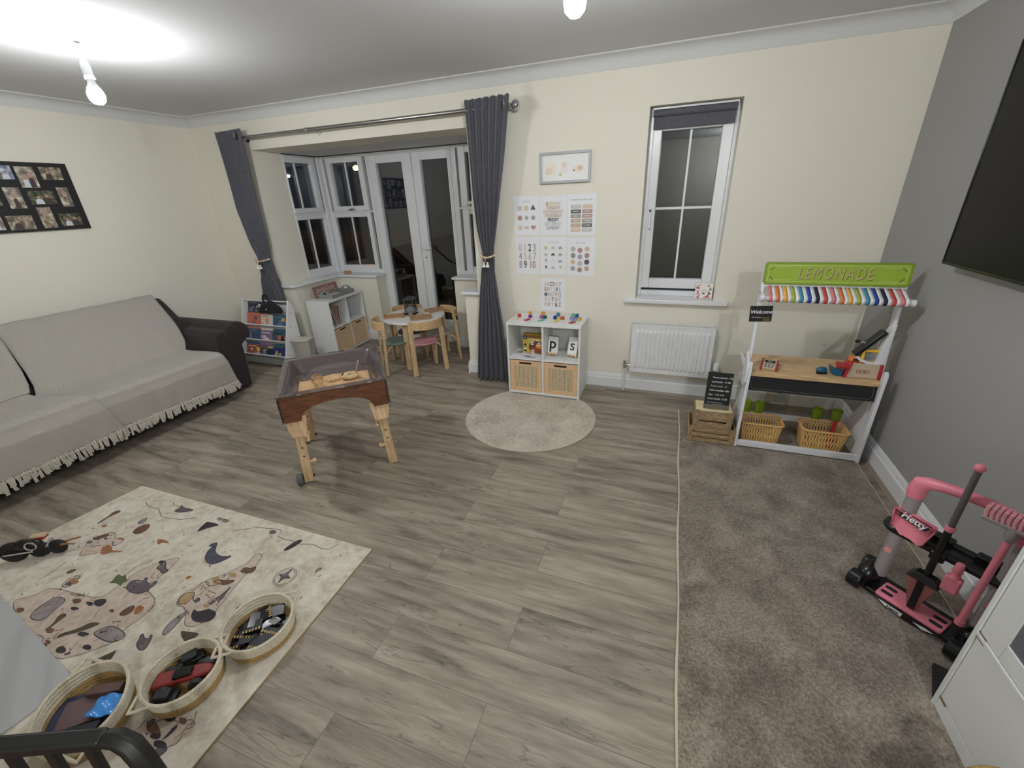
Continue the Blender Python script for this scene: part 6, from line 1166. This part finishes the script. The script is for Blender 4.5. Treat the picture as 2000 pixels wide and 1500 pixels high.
# toy vehicle in the middle basket
t = thing('toy_vehicle', 'red and black toy vehicle filling the middle rope basket', 'toy car', (-1.045, -2.980, .0145), .62); M_red = mat('toy_car_red', (132, 42, 36), .4)
b = B(M_red); b.prism([(-.092, -.028), (.06, -.024), (.092, -.012), (.092, .012), (.06, .024), (-.092, .028)], .030, .052); b.build('body', t, bevel=.006)
b = B(M_gl); b.prism([(-.03, -.020), (.03, -.018), (.03, .018), (-.03, .020)], .050, .064); b.build('cabin', t, bevel=.006)
for x in (-.055, .045):
    for y in (-.036, .036): b = B(mat('toy_tyre', (38, 38, 40), .6)); b.cyl((x, y - .009, .024), (x, y + .009, .024), .024, n=20); b.build('wheel', t, bevel=.003)
for k, (x, y, a, c) in enumerate([(-1.055, -3.050, .45, (36, 38, 44)), (-1.010, -2.915, .75, (44, 46, 50)), (-1.100, -2.925, 1.0, (30, 31, 36))]):
    t = thing('small_toy_car', ('dark toy car at the near rim of the middle rope basket', 'dark toy car at the far rim of the middle rope basket', 'dark toy car at the left rim of the middle rope basket')[k], 'toy car', (x, y, .0145), a, 'small dark cars in the middle basket')
    b = B(mat('dark_car_%d' % k, c, .3)); b.box(-.042, .042, -.020, .020, .008, .028).box(-.024, .024, -.017, .017, .028, .046); b.build('body', t, bevel=.003)
    for wx in (-.026, .026): b = B(M_matt); b.cyl((wx, -.022, .0125), (wx, .022, .0125), .0125, n=14); b.build('wheels', t)
# books and packet in the near basket
BX, BY = -1.250, -3.168
for k, (dx, dy, w_, d_, h_, rz, z, c, lb) in enumerate([(-.025, -.012, .20, .15, .022, .62, .0145, (52, 56, 82), 'navy blue book lying at the bottom of the near rope basket'), (-.015, -.005, .12, .10, .016, .75, .0370, (104, 82, 82), 'dull maroon book on top of the navy book in the near rope basket'), (.055, -.055, .12, .04, .03, .62, .0370, (30, 34, 46), 'black case along the near rim of the rope basket'), (-.005, .062, .105, .032, .034, .50, .0370, (96, 70, 66), 'brown box along the far rim of the rope basket')]):
    b = B(mat('basket_book_%d' % k, c, .6)); b.box(-w_ / 2, w_ / 2, -d_ / 2, d_ / 2, 0, h_); one(b, 'book' if k < 2 else 'toy_box', lb, 'book' if k < 2 else 'box', None, (BX + dx, BY + dy, z), rz, bevel=.002)
b = B(mat('sky_blue_wrapper', (70, 146, 222), .18)); b.grid(lambda u, v: ((u - .5) * .092, (v - .5) * .07, .010 + .006 * math.sin(u * 9 + v * 4) * math.sin(v * 7 + 1) + .004 * u), 18, 14); one(b, 'blue_packet', 'shiny sky blue packet lying on top in the near rope basket', 'packet', None, (BX + .062, BY + .030, .056), .42, solid=.003)
# ================================================================ TOY MOTORBIKE, GREY MAT, BLACK CHAIR
t = thing('toy_motorbike', 'black toy motorbike with bronze front fork lying on the rug at the left', 'toy motorbike', (-2.40, -2.79, RW + .001), math.radians(35))
for x, r in ((.075, .036), (-.10, .05), (.0, .04)):
    b = B(M_matt); b.tube([(x + r * .8 * math.cos(a), .0, r + r * .8 * math.sin(a)) for a in [2 * PI * k / 22 for k in range(22)]], r * .34, 8, True); b.cyl((x, -.008, r), (x, .008, r), r * .55, n=16); b.build('wheel', t)
b = B(M_gl); b.ball((-.03, 0, .075), .04, n=16, sz=(1.5, .7, .7)); b.ball((-.05, 0, .098), .022, n=12, sz=(1.4, .8, .6)); b.build('tank', t)
b = B(M_chrome); b.tube([(-.0 + .022 * math.cos(a), -.030, .085 + .022 * math.sin(a)) for a in [2 * PI * k / 18 for k in range(18)]], .004, 6, True); b.bar((-.12, -.03, .06), (.0, -.03, .055), .008, .008); b.cyl((.05, -.02, .06), (.055, .02, .075), .008, n=8); b.build('engine_trim', t)
b = B(mat('cream_saddle', (196, 172, 146), .5)); b.box(-.03, .035, .015, .045, .092, .108); b.build('saddle', t, bevel=.006); b = B(M_tr); b.box(-.03, .03, .012, .046, .084, .092); b.build('saddle_base', t)
b = B(mat('bronze_plastic', (150, 108, 72), .35))
for y in (-.016, .016): b.tube([(.10, y * .6, .05), (.135, y, .052), (.165, y * 1.5, .05)], [.006, .005, .004], 8)
b.build('front_fork', t)
b = B(mat('light_grey_foam', (176, 177, 178), .85, noise=(300, .06))); q = [(-2.30, -2.992), (-1.462, -3.112), (-1.60, -4.2), (-2.50, -4.1)]; b.prism(q, RW + .0015, RW + .0065); one(b, 'grey_play_mat', 'plain light grey mat covering the left corner of the map rug', 'mat')
t = thing('black_chair', 'black spindle backed chair cut off at the bottom left corner', 'chair', (-.44, -3.508, 0), math.radians(23)); M_bk = mat('black_stained_wood', (34, 34, 32), .45, spec=.4)
zc = .692
def ch(x, y, z): return (x, y, z)
b = B(M_bk); b.bar((-.42, .19, zc), (.075, .19, zc), .030, .026); b.build('top_rail', t, bevel=.006)
for s, x in ((1, .075), (-1, -.42)):
    b = B(M_bk); b.tube([(x, .19, zc), (x + s * .022, .188, zc + .001), (x + s * .046, .182, zc - .012), (x + s * .060, .175, zc - .04), (x + s * .068, .17, zc - .10), (x + s * .07, .16, .40)], [.016, .018, .0195, .0195, .019, .018], 6); b.build('back_post', t, bevel=.003)
for k in range(7):
    x = -.385 + .071 * k; b = B(M_bk); b.bar((x, .17, .44), (x, .188, zc - .012), .014, .012, up=(0, 1, 0)); b.build('spindle', t)
b = B(M_bk); b.prism(rrect(-.44, .10, -.26, .20, .05), .40, .435); b.build('seat', t, bevel=.008)
for x in (-.40, .06):
    for y in (-.22, .16): b = B(M_bk); b.cyl((x, y, .0075 if False else .0005), (x * .95, y * .92, .40), .016, .02, n=14); b.build('leg', t)
b = B(mat('dull_red_cushion', (128, 82, 74), .9)); b.prism(rrect(-.42, .06, -.24, .12, .05), .4355, .47); one(b, 'seat_cushion', 'dull red cushion on the black spindle backed chair', 'cushion', None, (-.44, -3.508, 0), math.radians(23), bevel=.012)
# ================================================================ STREET LAMPS OUTSIDE
def lamp(label, x, y, z, c, e, s):
    t = thing('street_lamp', label, 'street lamp', (x, y + .5, 0), 0, 'lit street lamps outside')
    b = B(M_matt); b.cyl((0, 0, -.02), (0, 0, z + .05), .05, .035); b.bar((0, 0, z + .04), (.0, -.5, z + .1), .06, .05); b.build('pole', t)
    b = B(mat('lamp_glow_%d' % int(c[2]), c, emit=(c, e))); b.ball((0, -.5, z), s, n=14, sz=(1, 1, .8)); b.build('lamp_glass', t)
lamp('orange street lamp glowing beyond the back window of the bay', -16.124, 17.551, 3.36, (255, 150, 60), 70, .15)
lamp('small white street lamp glowing beyond the side window of the bay', -24.0, 20.551, 3.45, (255, 252, 246), 70, .10)
